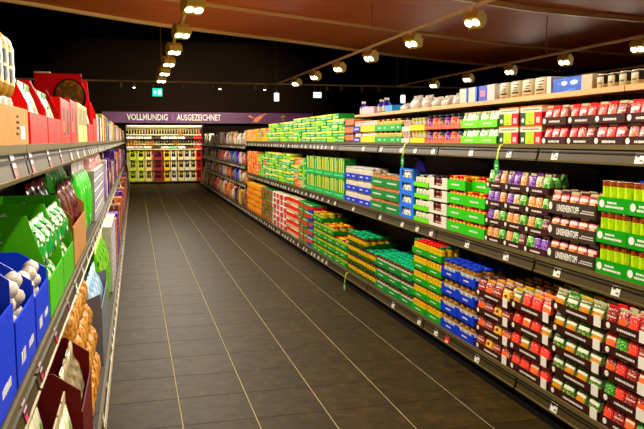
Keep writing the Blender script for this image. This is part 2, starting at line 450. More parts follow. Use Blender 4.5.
# wooden top board
M_BOARD = noisemat('beech_board', (206, 156, 92), (226, 182, 122), (1, 12, 12), 3, rough=.5)
for i, (y0, y1) in enumerate(((.9, 3.3), (3.305, 5.9), (5.905, 8.5))):
    t = ob('top_board', MB().bbox(-.28, .28, y0, y1, 0, .035, .003).mesh('top_board', M_BOARD), None, (2.86, 0, 1.862))
    tag(t, 'pale beech board on the shelving under ' + ['the black swoosh packs', 'tall beige packs and tissue boxes', 'grey film bags and small bottles'][i], 'board', 'beech boards on top of the shelving')

# ================================================================== PRODUCTS: generic meshes (front at y=0, x centred, z from 0)
M_METAL = mat('tin_metal', (190, 180, 160), .25, .8)
M_WHITE = mat('white_print', (238, 236, 226), .5)
M_CARDB = noisemat('corrugated', (160, 116, 62), (180, 136, 80), (1, 1, 1), 9, rough=.8, spec=.2)
M_BLACKCAP = mat('black_cap', (16, 14, 16), .35)

def tray_mesh(w, d, hf, hb, m, style='tray', th=.004):
    def mk():
        b = MB(); x0, x1 = -w/2, w/2
        b.box(x0, x1, 0, d, 0, th)
        b.box(x0, x1, d-th, d, th, hb)
        for xa, xb in ((x0, x0+th), (x1-th, x1)):
            b.prism_x([(th, th), (d-th, th), (d-th, hb), (d*.45, hb*.8), (th, hf)], xa, xb)
        if style == 'u':
            b.box(x0, x0+w*.27, 0, th, th, hf); b.box(x1-w*.27, x1, 0, th, th, hf); b.box(x0+w*.27, x1-w*.27, 0, th, th, hf*.28)
        elif style == 'wide_u':
            b.box(x0, x0+w*.15, 0, th, th, hf); b.box(x1-w*.15, x1, 0, th, th, hf); b.box(x0+w*.15, x1-w*.15, 0, th, th, hf*.34)
        elif style == 'window':
            b.box(x0, x0+w*.16, 0, th, th, hf); b.box(x1-w*.16, x1, 0, th, th, hf); b.box(x0+w*.16, x1-w*.16, 0, th, th, hf*.24); b.box(x0+w*.16, x1-w*.16, 0, th, hf*.86, hf)
        elif style == 'ears':
            e = w*.12
            b.box(x0+e, x1-e, 0, th, th, hf); b.box(x0, x0+e, 0, th, th, hf*1.35); b.box(x1-e, x1, 0, th, th, hf*1.35)
        else:
            b.box(x0, x1, 0, th, th, hf)
        return b.mesh('tray', m)
    return cached(('tray', round(w, 4), round(d, 3), round(hf, 4), round(hb, 4), m.name, style), mk)

def dash_mesh(w, h, m, lines, seed, gap=.3):
    """illegible small print: rows of short strokes; lines = [(zc, height, x0, x1)] relative"""
    def mk():
        rnd = random.Random(seed); b = MB()
        for zc, hh, xa, xb in lines:
            x = -w/2 + xa*w; end = -w/2 + xb*w; lh = hh*h
            while x < end:
                l = min(lh*rnd.uniform(.45, .8), end-x); k = lh*rnd.uniform(.75, 1.0)
                b.box(x, x+l, -.0012, -.0002, zc*h-k/2, zc*h+k/2); x += l + lh*gap
        return b.mesh('lettering', m)
    return cached(('dash', round(w, 3), round(h, 3), m.name, tuple(lines), seed), mk)
def disc_mesh(r, m, rz=1.0):
    def mk():
        n = 16; b = MB(); b.prism([(r*math.cos(2*math.pi*i/n), r*rz*math.sin(2*math.pi*i/n)) for i in range(n)], -.0015, -.0002)
        return b.mesh('logo_disc', m)
    return cached(('disc', round(r, 4), m.name, rz), mk)

# each returns a list of (part_name, mesh); first is the root
def it_can(w, h, mb, ml, mt):
    r = w/2*.97
    def mk():
        cy = w/2
        body = MB().lathe([(r*.93, 0), (r, .004), (r*.97, .007), (r*.97, h-.007), (r, h-.004), (r*.98, h-.001), (r*.88, h-.001), (r*.86, h-.005)], 12, 0, cy).mesh('can', mt)
        lab = MB().lathe([(r*.985, h*.09), (r*.985, h*.80)], 12, 0, cy, cap0=False, cap1=False).mesh('label', mb)
        lid = MB().lathe([(r*.985, h*.80), (r*1.0, h*.81), (r*1.0, h-.0045)], 12, 0, cy, cap0=False, cap1=False).mesh('band', ml)
        return [('can', body), ('label', lab), ('band', lid)]
    return cached(('can', round(w, 4), round(h, 4), mb.name, ml.name, mt.name), mk)
def it_jar(w, h, mcontent, mlabel, mlid):
    r = w/2*.96
    def mk():
        cy = w/2
        body = MB().lathe([(r*.8, 0), (r*.97, .004), (r, h*.08), (r, h*.66), (r*.93, h*.76), (r*.78, h*.82), (r*.78, h*.86)], 12, 0, cy).mesh('jar', mcontent)
        lab = MB().lathe([(r*1.012, h*.16), (r*1.012, h*.58)], 12, 0, cy, cap0=False, cap1=False).mesh('label', mlabel)
        lid = MB().lathe([(r*.86, h*.835), (r*.9, h*.845), (r*.9, h*.975), (r*.84, h*.995), (r*.6, h*.985)], 12, 0, cy).mesh('lid', mlid)
        return [('jar', body), ('label', lab), ('lid', lid)]
    return cached(('jar', round(w, 4), round(h, 4), mcontent.name, mlabel.name, mlid.name), mk)
def it_bottle(w, h, mbody, mlabel, mcap):
    r = w/2*.94
    def mk():
        cy = w/2
        body = MB().lathe([(r*.85, 0), (r, .005), (r, h*.5), (r*.85, h*.62), (r*.42, h*.74), (r*.38, h*.86)], 12, 0, cy).mesh('bottle', mbody)
        lab = MB().lathe([(r*1.012, h*.1), (r*1.012, h*.46)], 12, 0, cy, cap0=False, cap1=False).mesh('label', mlabel)
        cap = MB().lathe([(r*.5, h*.83), (r*.52, h*.99), (r*.45, h)], 12, 0, cy).mesh('cap', mcap)
        return [('bottle', body), ('label', lab), ('cap', cap)]
    return cached(('bot', round(w, 4), round(h, 4), mbody.name, mlabel.name, mcap.name), mk)
def it_pouch(w, h, m, mseal, d=None):
    d = d or w*.62
    def mk():
        rings = []; n = 12
        for z, kw, kd in ((0, .86, .72), (.03, .94, .98), (.2, .97, 1.0), (.5, .98, .78), (.75, .95, .42), (.88, .86, .14)):
            rings.append([((w/2)*kw*math.copysign(abs(math.cos(a))**.45, math.cos(a)), d/2 + (d/2)*kd*math.copysign(abs(math.sin(a))**.5, math.sin(a)), z*h) for a in [2*math.pi*i/n for i in range(n)]])
        body = MB().loft(rings).mesh('pouch', m)
        seal = MB().bbox(-w*.43, w*.43, d/2-.003, d/2+.003, h*.87, h, .0012).mesh('top_seal', mseal)
        return [('pouch', body), ('top_seal', seal)]
    return cached(('pouch', round(w, 4), round(h, 4), m.name, mseal.name, round(d, 4)), mk)
def it_pack(w, h, m, d=None, bev=.003):
    d = d or w*.6
    return cached(('pack', round(w, 4), round(h, 4), m.name, round(d, 4)), lambda: [('carton', MB().bbox(-w*.49, w*.49, 0, d, 0, h, bev).mesh('carton', m))])
def it_cup(w, h, m, mlid):
    r = w/2*.97
    def mk():
        cy = w/2
        body = MB().lathe([(r*.78, 0), (r*.8, .003), (r*.95, h*.9), (r, h*.93), (r, h*.965)], 12, 0, cy).mesh('cup', m)
        lid = MB().lathe([(r*1.0, h*.966), (r*1.0, h*.995), (r*.9, h)], 12, 0, cy).mesh('lid', mlid)
        return [('cup', body), ('lid', lid)]
    return cached(('cup', round(w, 4), round(h, 4), m.name, mlid.name), mk)
def it_bag(w, h, m, d=None, seed=0, lump=.12, mul=1):
    d = d or w*.5
    def mk():
        rnd = random.Random(seed); n = 14; rings = []
        for z, kw, kd in ((0, .8, .6), (.04, .92, .92), (.2, 1, 1), (.42, .97, 1.0), (.64, .95, .85), (.8, .9, .5), (.88, .82, .16), (1.0, .98, .1)):
            ring = []
            for i in range(n):
                a = 2*math.pi*i/n; k = 1 - (rnd.uniform(0, 1.6*lump) if .1 < z < .8 else rnd.uniform(0, .05))
                ring.append(((w/2)*kw*k*math.copysign(abs(math.cos(a))**.7, math.cos(a)), d/2 + (d/2)*kd*k*math.copysign(abs(math.sin(a))**.8, math.sin(a)), z*h + (rnd.uniform(-.01, .01)*h if z > 0 else 0)))
            rings.append(ring)
        return [('bag', MB().loft(rings).mesh('bag', m))]
    return cached(('bag', round(w, 3), round(h, 3), m.name, round(d, 3), seed), mk)
def it_lumps(w, h, m, seed=0):
    """net of round bulbs or lumps pressed together"""
    def mk():
        rnd = random.Random(seed); b = MB()
        for k in range(5):
            r = w*.27; cx = rnd.uniform(-.22, .22)*w; cz = r*.95 + k/4*(h - 2*r); cy = w*.35 + rnd.uniform(-.08, .08)*w
            prof = [(r*.15, -r*.95), (r*.6, -r*.78), (r*.93, -r*.3), (r, .1*r), (r*.8, .6*r), (r*.35, .88*r), (r*.12, 1.05*r)]
            b.lathe([(q, z+cz) for q, z in prof], 10, cx, cy)
        return [('net_bag', b.mesh('net_bag', m))]
    return cached(('lumps', round(w, 3), round(h, 3), m.name, seed), mk)

def put(parts, name, side, X, y, z, dd, label, cat, group, simple=False, jig=0):
    s = 1 if side == 'R' else -1
    root = ob(name, parts[0][1], None, (X + s*dd, y, z), (-R(90) if side == 'R' else R(90)) + jig)
    tag(root, label, cat, group)
    for pn, me in parts[1:]: ob(pn, me, root)
    return root

LEV = ['lowest', 'second', 'third', 'fourth', 'fifth', 'sixth']
def stack(side, X, zs, y0, y1, cols, lv, lh, tray, items, where, n=4, rows=2, depth=.27, tname='product_tray', deco=None, levtop=None, jigs=0.0, backset=None):
    """cols x lv trays on one shelf, each with a front row of n items (rows deep on the top level).
    tray = (mat, description, front fraction, style, lettering colour); items = (fn(w,h,k)->parts, [(desc)], name, category) or None"""
    w = (y1-y0)/cols
    rnd = random.Random(round(y0*1000) + lv)
    for c in range(cols):
        yc = y0 + w*(c+.5)
        L = lv if levtop is None else levtop[c]
        for l in range(L):
            z = zs + l*lh + .0015; top = (l == L-1)
            dj = rnd.uniform(0, .006); tw = w - .005
            bs = backset(c, l) if backset else 0
            lev = 'top' if top and L > 1 else LEV[l]
            if tray:
                m, desc, ff, style, dc = tray
                hf = lh*ff
                t = put([('tray', tray_mesh(tw, depth, hf, lh*.45, m, style))], tname, side, X, yc, z, .012+dj+bs, '%s, %s level, %s' % (desc, lev, where), 'tray', '%s %s' % (desc, where))
                if deco: deco(t, tw, hf, c, l)
            if items:
                fn, descs, iname, icat = items
                p = (tw-.012)/n
                zz = z + (.0045 if tray else 0); ih = lh - (.0075 if tray else .003)
                for i in range(n):
                    kk = (i + c*n + l*3)
                    parts = fn(p*.97, ih, kk)
                    ds = descs[kk % len(descs)]
                    pd = max(v.co.y for v in parts[0][1].vertices) + .003
                    nr = rows if top else 1
                    nr = max(1, min(nr, int((depth-.012)/pd)))
                    for r_ in range(nr):
                        yy = yc - (1 if side == 'R' else -1)*(-tw/2 + .006 + p*(i+.5))
                        put(parts, iname, side, X, yy, zz, .012+dj+bs+.006+r_*pd, '%s, %s level, %s' % (ds, lev, where), icat, '%s %s' % (ds, where), jig=rnd.uniform(-jigs, jigs))

# ---- colours
GREEN = mat('tray_green', (32, 150, 40), .5); LIME = mat('tray_lime', (120, 214, 30), .5); BLUE = mat('tray_blue', (20, 56, 180), .5)
BROWN = mat('tray_brown', (52, 22, 14), .55); GBROWN = mat('tray_greybrown', (58, 46, 36), .55); SALMON = mat('tray_salmon', (232, 112, 84), .5)
YELLOW = mat('tray_yellow', (232, 214, 30), .5); WHITEB = mat('tray_white', (226, 222, 208), .5); TGREEN = mat('tray_teal_green', (22, 160, 76), .5)
SKYB = mat('tray_sky', (44, 120, 216), .5); REDB = mat('tray_red', (216, 30, 24), .5); DKGREEN = mat('tray_dkgreen', (12, 92, 36), .5)
ORANGE = mat('tray_orange', (236, 124, 50), .5); PINK = mat('tray_pink', (236, 120, 150), .5); MAROON = mat('tray_maroon', (84, 18, 16), .5); PURPLE = mat('tray_purple', (90, 40, 160), .5)
SEALS = {k: mat('seal_'+k, c, .35) for k, c in dict(red=(190, 40, 36), green=(70, 130, 50), yellow=(214, 170, 30), pale=(196, 184, 150), dark=(70, 30, 24), purple=(110, 50, 150)).items()}
lids = {k: mat('lid_'+k, c, .3, .2) for k, c in dict(red=(196, 30, 24), green=(20, 130, 70), blue=(40, 70, 190), teal=(40, 190, 140), gold=(220, 170, 50), white=(226, 224, 214), dark=(40, 20, 18), yellow=(236, 200, 40)).items()}

def dd_brown(lines=1, seed=3):
    def f(t, w, h, c, l):
        ob('logo_disc', disc_mesh(h*.34, M_WHITE), t, (-w/2+h*.55, 0, h*.5))
        ob('lettering', dash_mesh(w*.55, h, M_WHITE, ((.42, .30, .0, .8),), seed+c % 3), t, (w*.08, 0, 0))
    return f
def dd_card(seed=5):
    g = dd_brown(seed=seed)
    card = MB().bbox(-.028, .028, -.004, -.0003, -.004, .052, .001).mesh('price_card', M_WHITE)
    def f(t, w, h, c, l):
        g(t, w*.9, h, c, l); ob('price_card', card, t, (w/2-.034, -.001, .003))
    return f
def dd_plain(lines=((.5, .34, .2, .8),), m=M_WHITE, disc=None):
    def f(t, w, h, c, l):
        ob('lettering', dash_mesh(w, h, m, lines, 11 + c % 2), t)
        if disc: ob('logo_disc', disc_mesh(h*disc[2], disc[3]), t, (-w/2+w*disc[0], 0, h*disc[1]))
    return f

# ---- printed pouches / labels
P_RED = pmat('pouch_red', (206, 26, 30), panels=[(.1, .9, .06, .2, (236, 214, 206))], spots=[(.5, .48, .32, .2, (232, 84, 60))], noise=[(6, .56, (240, 130, 110), .15, .85, .25, .7)])
P_ROSE = pmat('pouch_rose', (214, 60, 66), panels=[(.1, .9, .60, .74, (240, 226, 220)), (.2, .8, .3, .36, (240, 220, 214))], noise=[(8, .58, (236, 160, 150))])
P_DRED = pmat('pouch_darkred', (126, 18, 22), panels=[(.1, .9, .55, .62, (226, 190, 180)), (.25, .75, .06, .2, (230, 220, 200))], noise=[(8, .6, (190, 70, 50))])
P_FRUIT = pmat('pouch_fruit', (150, 24, 26), spots=[(.5, .42, .4, .26, (220, 100, 40))], noise=[(7, .5, (238, 150, 60), .1, .9, .15, .65), (9, .6, (240, 210, 190))])
P_YEL = pmat('pouch_yellow', (236, 178, 20), panels=[(.2, .8, .1, .2, (240, 236, 220))], spots=[(.5, .6, .16, .1, (60, 40, 20))])
P_VEG = pmat('pouch_veg', (92, 112, 48), panels=[(.1, .9, .62, .76, (226, 226, 206))], spots=[(.5, .35, .4, .28, (206, 140, 40))], noise=[(9, .55, (220, 180, 60), .1, .9, .1, .6), (8, .62, (200, 80, 40), .1, .9, .1, .6)])
P_BEAN = pmat('pouch_bean', (60, 110, 44), panels=[(.1, .9, .6, .78, (224, 228, 206)), (.1, .9, .2, .3, (180, 200, 120))], noise=[(7, .57, (150, 180, 80))])
P_PEACH = pmat('pouch_peach', (196, 64, 40), spots=[(.5, .4, .4, .3, (230, 120, 70))], noise=[(7, .54, (240, 190, 110), .1, .9, .15, .7)], panels=[(.1, .9, .68, .8, (236, 220, 200))])
P_GRN = pmat('pouch_green', (24, 150, 44), panels=[(.1, .9, .06, .24, (226, 236, 214))], noise=[(7, .6, (150, 214, 90))])
P_PUR = pmat('pouch_purple', (96, 26, 150), noise=[(7, .58, (190, 140, 220))], panels=[(.15, .85, .08, .2, (230, 214, 236))])
P_LGR = pmat('pouch_lgreen', (84, 190, 40), noise=[(7, .57, (220, 240, 170))], spots=[(.5, .4, .25, .2, (36, 120, 40))])
P_ORA = pmat('pouch_orange', (232, 150, 70), noise=[(7, .58, (250, 220, 160))], panels=[(.1, .9, .1, .2, (250, 240, 220))])
P_BER = pmat('pouch_berry', (74, 24, 40), noise=[(7, .58, (160, 70, 90))], panels=[(.1, .9, .5, .6, (210, 190, 190))])
P_CREAM = pmat('pouch_cream', (226, 206, 164), noise=[(7, .57, (170, 120, 70))])

def pouchfn(ms, seals): return lambda w, h, k: it_pouch(w, h, ms[k % len(ms)], SEALS[seals[k % len(seals)]])

# ================================================================== RIGHT SIDE, TOP SHELF
PXr = XR + .012
def YT(x): return Yx(x, PXr, ZTOP)
def YM(x): return Yx(x, PXr, ZM)
def YB(x): return Yx(x, XRB+.012, ZB)
LH = .113
stack('R', PXr-.012, ZTOP, YT(700), YT(541), 5, 2, LH, (BROWN, 'dark brown cardboard tray of red fruit packs', .40, 'tray', None),
      (pouchfn([P_RED, P_ROSE, P_RED, P_FRUIT, P_DRED, P_RED, P_ROSE], ['red', 'pale']), ['bright red fruit pouch', 'rose red fruit pouch', 'bright red fruit pouch', 'orange red fruit pouch', 'dark red fruit pouch', 'bright red fruit pouch', 'rose red fruit pouch'], 'fruit_pouch', 'pouch'),
      'top shelf near the beech board end', n=3, rows=2, deco=dd_brown())
P_T2 = pmat('lime_red_print', (238, 232, 206), panels=[(0, .26, 0, .66, (10, 70, 34)), (.26, .66, 0, .66, (180, 220, 24)), (.66, 1, 0, .66, (220, 30, 50)), (0, 1, .92, 1, (232, 120, 30)), (.1, .9, .76, .84, (150, 140, 120)), (.4, .55, .1, .18, (230, 120, 30)), (.75, .92, .12, .4, (240, 200, 200))], spots=[(.13, .25, .07, .12, (236, 240, 226))])
stack('R', PXr-.012, ZTOP, YT(541), YT(496), 2, 2, .118, None, (lambda w, h, k: it_pack(w, h, P_T2, .26), ['lime red and dark green printed carton'], 'snack_carton', 'carton'), 'beside the red fruit pouches on the top shelf', n=1, rows=1)
P_T3 = pmat('white_red_pack', (232, 230, 216), panels=[(.1, .9, .1, .5, (206, 70, 50)), (.2, .8, .7, .8, (80, 180, 60))], noise=[(6, .6, (90, 190, 60))])
stack('R', PXr-.012, ZTOP, YT(496), YT(460), 2, 2, LH, (LIME, 'bright lime cardboard tray of white packs', .47, 'tray', None), (pouchfn([P_T3, P_LGR, P_T3], ['pale']), ['white and red pouch', 'pale green pouch', 'white and red pouch'], 'white_pouch', 'pouch'), 'between lime red cartons and purple bottles', n=4, rows=2, deco=dd_plain(((.5, .22, .25, .75),)))
MB_P = mat('bottle_purple', (84, 16, 110), .3); MB_O = mat('bottle_orange', (206, 96, 60), .3); MB_G = mat('bottle_slate', (60, 66, 84), .3)
def fn_t4(w, h, k):
    m = (MB_P, MB_O, MB_G)[k % 3]; return it_jar(w, h, m, pmat('lbl_' + m.name, (214, 170, 200) if k % 3 == 0 else (230, 190, 160), noise=[(7, .5, (120, 40, 130) if k % 3 == 0 else (190, 90, 60))]), M_BLACKCAP)
stack('R', PXr-.012, ZTOP, YT(460), YT(424), 2, 2, LH, (SALMON, 'salmon pink low tray of dark jars', .24, 'tray', None), (fn_t4, ['purple jar with black lid', 'orange jar with black lid', 'slate grey jar with black lid'], 'sauce_jar', 'jar'), 'top shelf between lime and yellow trays', n=3, rows=2)
P_YW = pmat('yellow_cup', (236, 226, 90), panels=[(0, 1, .5, .8, (240, 236, 220))], noise=[(7, .6, (60, 50, 40))])
stack('R', PXr-.012, ZTOP, YT(424), YT(409), 1, 2, LH*.95, (YELLOW, 'yellow low tray of small pale cups', .42, 'tray', None), (lambda w, h, k: it_cup(w, h, P_YW, lids['white']), ['pale yellow cup'], 'dessert_cup', 'cup'), 'beside the purple and black jars', n=4, rows=2)
P_WP = pmat('white_pink_cup', (232, 222, 212), noise=[(6, .58, (220, 120, 90))])
stack('R', PXr-.012, ZTOP, YT(409), YT(401), 1, 2, LH*.9, (WHITEB, 'white low tray of pale pink cups', .42, 'tray', None), (lambda w, h, k: it_cup(w, h, P_WP, lids['white']), ['white and pink cup'], 'dessert_cup', 'cup'), 'between yellow cup tray and green boxes', n=3, rows=2)
P_YD = pmat('yellow_dark_jar', (214, 180, 30), panels=[(.1, .9, .2, .6, (70, 50, 40))], noise=[(5, .6, (240, 230, 190))])
stack('R', PXr-.012, ZTOP, YT(401), YT(374), 2, 2, LH, (TGREEN, 'bright green cardboard tray of dark jars', .52, 'tray', None), (lambda w, h, k: it_jar(w, h, P_YD, P_YD, lids['dark' if k % 2 else 'gold']), ['small jar with gold or dark lid'], 'spread_jar', 'jar'), 'left end of the beech board row', n=5, rows=2, deco=dd_plain(((.5, .3, .3, .5), (.5, .3, .75, .85))))
stack('R', PXr-.012, ZTOP, YT(374), YT(360), 1, 2, LH, (YELLOW, 'yellow cardboard tray of white jars', .5, 'tray', None), (lambda w, h, k: it_jar(w, h, P_WP, P_YW, lids['white']), ['small white and yellow jar'], 'spread_jar', 'jar'), 'beside the bright green jar trays', n=5, rows=2)
stack('R', PXr-.012, ZTOP, YT(360), YT(353), 1, 2, LH, (BLUE, 'small blue tray of white jars', .5, 'tray', None), (lambda w, h, k: it_jar(w, h, P_WP, P_WP, lids['white']), ['small pale jar with white lid'], 'spread_jar', 'jar'), 'between yellow and salmon trays', n=3, rows=2, deco=dd_plain())
P_SAL = pmat('salmon_tin', (226, 120, 80), panels=[(0, 1, 0, .3, (60, 20, 14))], noise=[(6, .6, (240, 200, 150))])
stack('R', PXr-.012, ZTOP, YT(353), YT(344), 1, 3, .085, None, (lambda w, h, k: it_pack(w, h, P_SAL, .2), ['salmon and dark flat carton'], 'flat_carton', 'carton'), 'beside the tall green tea stacks', n=1, rows=1)
# green and yellow tea-like cartons further on
P_G1 = pmat('green_yellow_a', (12, 150, 60), panels=[(0, 1, .68, 1, (240, 228, 70)), (.1, .9, .2, .42, (150, 230, 190))])
P_G2 = pmat('green_yellow_b', (24, 150, 60), panels=[(0, .5, 0, 1, (150, 220, 30)), (.55, .95, .3, .5, (220, 240, 200))])
P_G3 = pmat('green_yellow_c', (20, 150, 66), panels=[(0, 1, .55, 1, (240, 232, 150)), (.1, .8, .15, .4, (150, 236, 190))])
P_G4 = pmat('green_lime_d', (140, 216, 20), panels=[(0, 1, .7, 1, (240, 236, 120))])
GA = ['yellow topped green carton', 'lime and green carton', 'cream topped green carton', 'plain lime carton']
def gfn(dep=.2): return lambda w, h, k: it_pack(w, h, (P_G1, P_G2, P_G3, P_G4)[(k*7 // 3) % 4], dep)
def gstack(zs, y0, y1, cols, lv, lh, where, levtop=None, ms=None, descs=None, name='flat_carton', dep=.2):
    ms = ms or (P_G1, P_G3, P_G1, P_G2, P_G3, P_G1, P_G4); descs = descs or ['yellow topped green carton', 'cream topped green carton', 'yellow topped green carton', 'lime and green carton', 'cream topped green carton', 'yellow topped green carton', 'plain lime carton']
    w = (y1-y0)/cols
    for c in range(cols):
        for l in range(lv if levtop is None else levtop[c]):
            k = (c*3 + l*5 + (l*c) % 3) % len(ms)
            put(it_pack(w-.006, lh-.002, ms[k], dep), name, 'R', PXr, y0+w*(c+.5), zs+l*lh+.0015, .004+.004*((c+l) % 3), '%s, %s level, %s' % (descs[k], LEV[l], where), 'carton', '%s %s' % (descs[k], where))
gstack(ZTOP, YT(344), YT(293), 10, 5, .068, 'tall green stacks on the top shelf', levtop=[4, 5, 5, 5, 5, 5, 5, 5, 5, 5])
gstack(ZTOP, YT(293), YT(268), 6, 4, .077, 'lower green stacks on the top shelf')
P_Y1 = pmat('yellow_card', (226, 200, 60), noise=[(5, .58, (120, 90, 30))]); P_P1 = pmat('pink_card', (230, 90, 110), noise=[(5, .6, (250, 200, 190))]); P_O1 = pmat('beige_card', (226, 150, 90), noise=[(5, .56, (250, 220, 170))])
gstack(ZTOP, YT(268), YT(256), 5, 3, .08, 'past the green stacks on the top shelf', ms=(P_Y1, P_P1, P_G1), descs=['spotted yellow carton', 'pink carton', 'yellow topped green carton'])
gstack(ZTOP, YT(256), 14.93, 4, 3, .08, 'before the far four level shelves', ms=(P_Y1, P_O1), descs=['spotted yellow carton', 'beige orange carton'])

# ================================================================== RIGHT SIDE, MIDDLE SHELF
P_M1 = pmat('lime_can_label', (186, 216, 36), panels=[(0, 1, 0, .12, (226, 120, 30))], noise=[(6, .62, (90, 150, 30))])
P_M1B = pmat('redbrown_band', (110, 26, 14), noise=[(9, .58, (220, 150, 40))])
P_GREENT = GREEN
def deco_m1(t, w, h, c, l):
    ob('logo_disc', disc_mesh(h*.27, M_WHITE), t, (-w*.36, 0, h*.52))
    ob('lettering', dash_mesh(w, h, M_WHITE, ((.63, .17, .32, .62), (.36, .17, .26, .86)), 17), t)
stack('R', PXr-.012, ZM, YM(700), YM(594), 3, 3, .162, (mat('tray_leaf', (26, 138, 22), .45), 'leaf green tray of lime labelled cans', .46, 'tray', None),
      (lambda w, h, k: it_can(w, h, P_M1, P_M1B, M_METAL), ['lime labelled can with red brown rim band'], 'soup_can', 'can'), 'on the middle shelf', n=4, rows=3, deco=deco_m1)
bl = MB().bbox(-.11, .11, 0, .16, 0, .006, .002).mesh('blue_sheet', mat('blue_film', (30, 40, 190), .3))
sh_ = put([('blue_sheet', bl)], 'blue_sheet', 'R', PXr, YM(645), ZM+3*.162+.001, .03, 'flat blue film sheet lying on the lime can stack', 'sheet', None)
P_M2 = pmat('stew_label', (196, 110, 104), spots=[(.5, .45, .36, .3, (226, 140, 70))], panels=[(.05, .95, .72, .86, (238, 214, 200))], noise=[(7, .58, (120, 30, 40))])
P_M2B = pmat('stew_label_b', (120, 30, 40), spots=[(.5, .45, .36, .3, (236, 180, 110))], panels=[(.05, .95, .72, .86, (226, 190, 190))])
TXT = text_mesh('LINSENEINTOPF', .052, M_WHITE, bold=.0012, width=.205)
def deco_m2(t, w, h, c, l):
    ob('logo_disc', disc_mesh(h*.24, M_WHITE, 1.25), t, (-w*.44, 0, h*.56))
    ob('lettering', TXT, t, (-w*.06, -.0012, h*.46))
    ob('fine_print', dash_mesh(w, h, M_WHITE, ((.5, .10, .74, .97), (.34, .10, .70, .97)), 23, .5), t)
stack('R', PXr-.012, ZM, YM(594)+.004, YM(546), 1, 3, .135, (GBROWN, 'grey brown lentil stew tray with bold white lettering', .55, 'tray', None),
      (pouchfn([P_M2, P_M2B, P_M2], ['pale', 'dark']), ['pink stew pouch with bowl picture', 'maroon stew pouch with bowl picture', 'pink stew pouch with bowl picture'], 'stew_pouch', 'pouch'), 'beside the lime cans', n=5, rows=3, deco=deco_m2)
# loose dark jars behind the lentil stacks
for i in range(5):
    put(it_jar(.075, .12, mat('amber_jar', (90, 46, 16), .3), P_BER, lids['dark']), 'amber_jar', 'R', PXr, YM(592)-.02+.085*i+.06, ZM+.0015, .33, 'amber jar standing behind the lentil stew trays', 'jar', 'amber jars behind the stew')
stack('R', PXr-.012, ZM, YM(546)+.004, YM(484), 3, 4, .122, (BROWN, 'small dark brown tray of fruit pouches', .34, 'tray', None),
      (pouchfn([P_LGR, P_PUR, P_PUR, P_ORA, P_LGR, P_BER, P_ORA, P_ORA, P_LGR, P_PUR, P_CREAM], ['pale', 'purple', 'pale']), ['light green fruit pouch', 'purple fruit pouch', 'purple fruit pouch', 'orange fruit pouch', 'light green fruit pouch', 'berry brown fruit pouch', 'orange fruit pouch', 'orange fruit pouch', 'light green fruit pouch', 'purple fruit pouch', 'cream fruit pouch'], 'fruit_pouch', 'pouch'), 'beside the lentil stew stack', n=3, rows=3, deco=dd_brown(seed=31))
P_RL = pmat('red_yellow_jar', (200, 60, 30), noise=[(6, .52, (236, 190, 60))])
def backset4(c, l): return .05 if (c == 0 and l == 3) else 0
stack('R', PXr-.012, ZM, YM(484)+.004, YM(446), 2, 4, .106, (mat('tray_grass', (64, 186, 34), .5), 'grass green tray hiding red lidded jars', .68, 'tray', None),
      (lambda w, h, k: it_jar(w, h, P_RL, P_RL, lids['red' if k % 3 else 'yellow']), ['jar with red or yellow lid'], 'pesto_jar', 'jar'), 'beside the white notched trays', n=5, rows=3, deco=dd_plain(((.5, .2, .25, .7),)), backset=backset4)
P_JD = pmat('dark_red_jar', (92, 20, 20), panels=[(.1, .9, .25, .55, (214, 190, 170))])
stack('R', PXr-.012, ZM, YM(446)+.004, YM(428), 1, 4, .101, (WHITEB, 'white tray with notched front', .88, 'u', None), (lambda w, h, k: it_jar(w, h, P_JD, P_JD, lids['dark']), ['dark red jar in a white notched tray'], 'sauce_jar', 'jar'), 'between grass green and lime trays', n=4, rows=2)
P_WJ = pmat('white_green_cup', (236, 230, 216), panels=[(.1, .9, .3, .45, (110, 60, 50))], noise=[(6, .6, (150, 190, 60))])
stack('R', PXr-.012, ZM, YM(428)+.004, YM(413), 1, 4, .099, (LIME, 'lime low tray of white jars', .36, 'tray', None), (lambda w, h, k: it_jar(w, h, P_WJ, P_WJ, lids['dark' if k % 2 else 'white']), ['white jar with dark or white lid'], 'cream_jar', 'jar'), 'between white notched trays and blue frames', n=4, rows=2)
P_WI = pmat('white_black_pack', (236, 236, 226), noise=[(6, .58, (40, 60, 60))])
stack('R', PXr-.012, ZM, YM(413)+.004, YM(399), 1, 4, .110, (SKYB, 'bright blue display box with window', .985, 'window', None), (lambda w, h, k: it_pouch(w, h*.92, P_WI, SEALS['pale'], .06), ['white pack behind a blue window frame'], 'white_pack', 'pack'), 'on the middle shelf', n=3, rows=1)
bb = MB(); bb.prism([(.12*math.cos(math.pi*i/12), .10*math.sin(math.pi*i/12)) for i in range(13)], 0, .012)
put([('blue_header', bb.mesh('blue_header', mat('header_blue', (24, 40, 170), .5)))], 'blue_header_card', 'R', PXr, Yx(421, XR+.24, 1.35), ZM+.40, .22, 'half round dark blue header card behind the blue boxes', 'card', None)
P_HE = pmat('red_white_pack', (190, 40, 40), noise=[(5, .5, (236, 220, 190))])
stack('R', PXr-.012, ZM, YM(399)+.004, YM(370), 2, 3, .118, (mat('tray_bottle', (20, 126, 60), .5), 'bottle green tray of red and white packs', .68, 'tray', None), (lambda w, h, k: it_can(w, h, P_HE, P_RL, M_METAL), ['red and cream tin'], 'fish_tin', 'tin'), 'beside the blue window boxes', n=5, rows=3, deco=dd_plain(((.5, .22, .2, .8),)))
P_CR = pmat('cream_jar', (240, 232, 212), noise=[(7, .61, (150, 120, 80))])
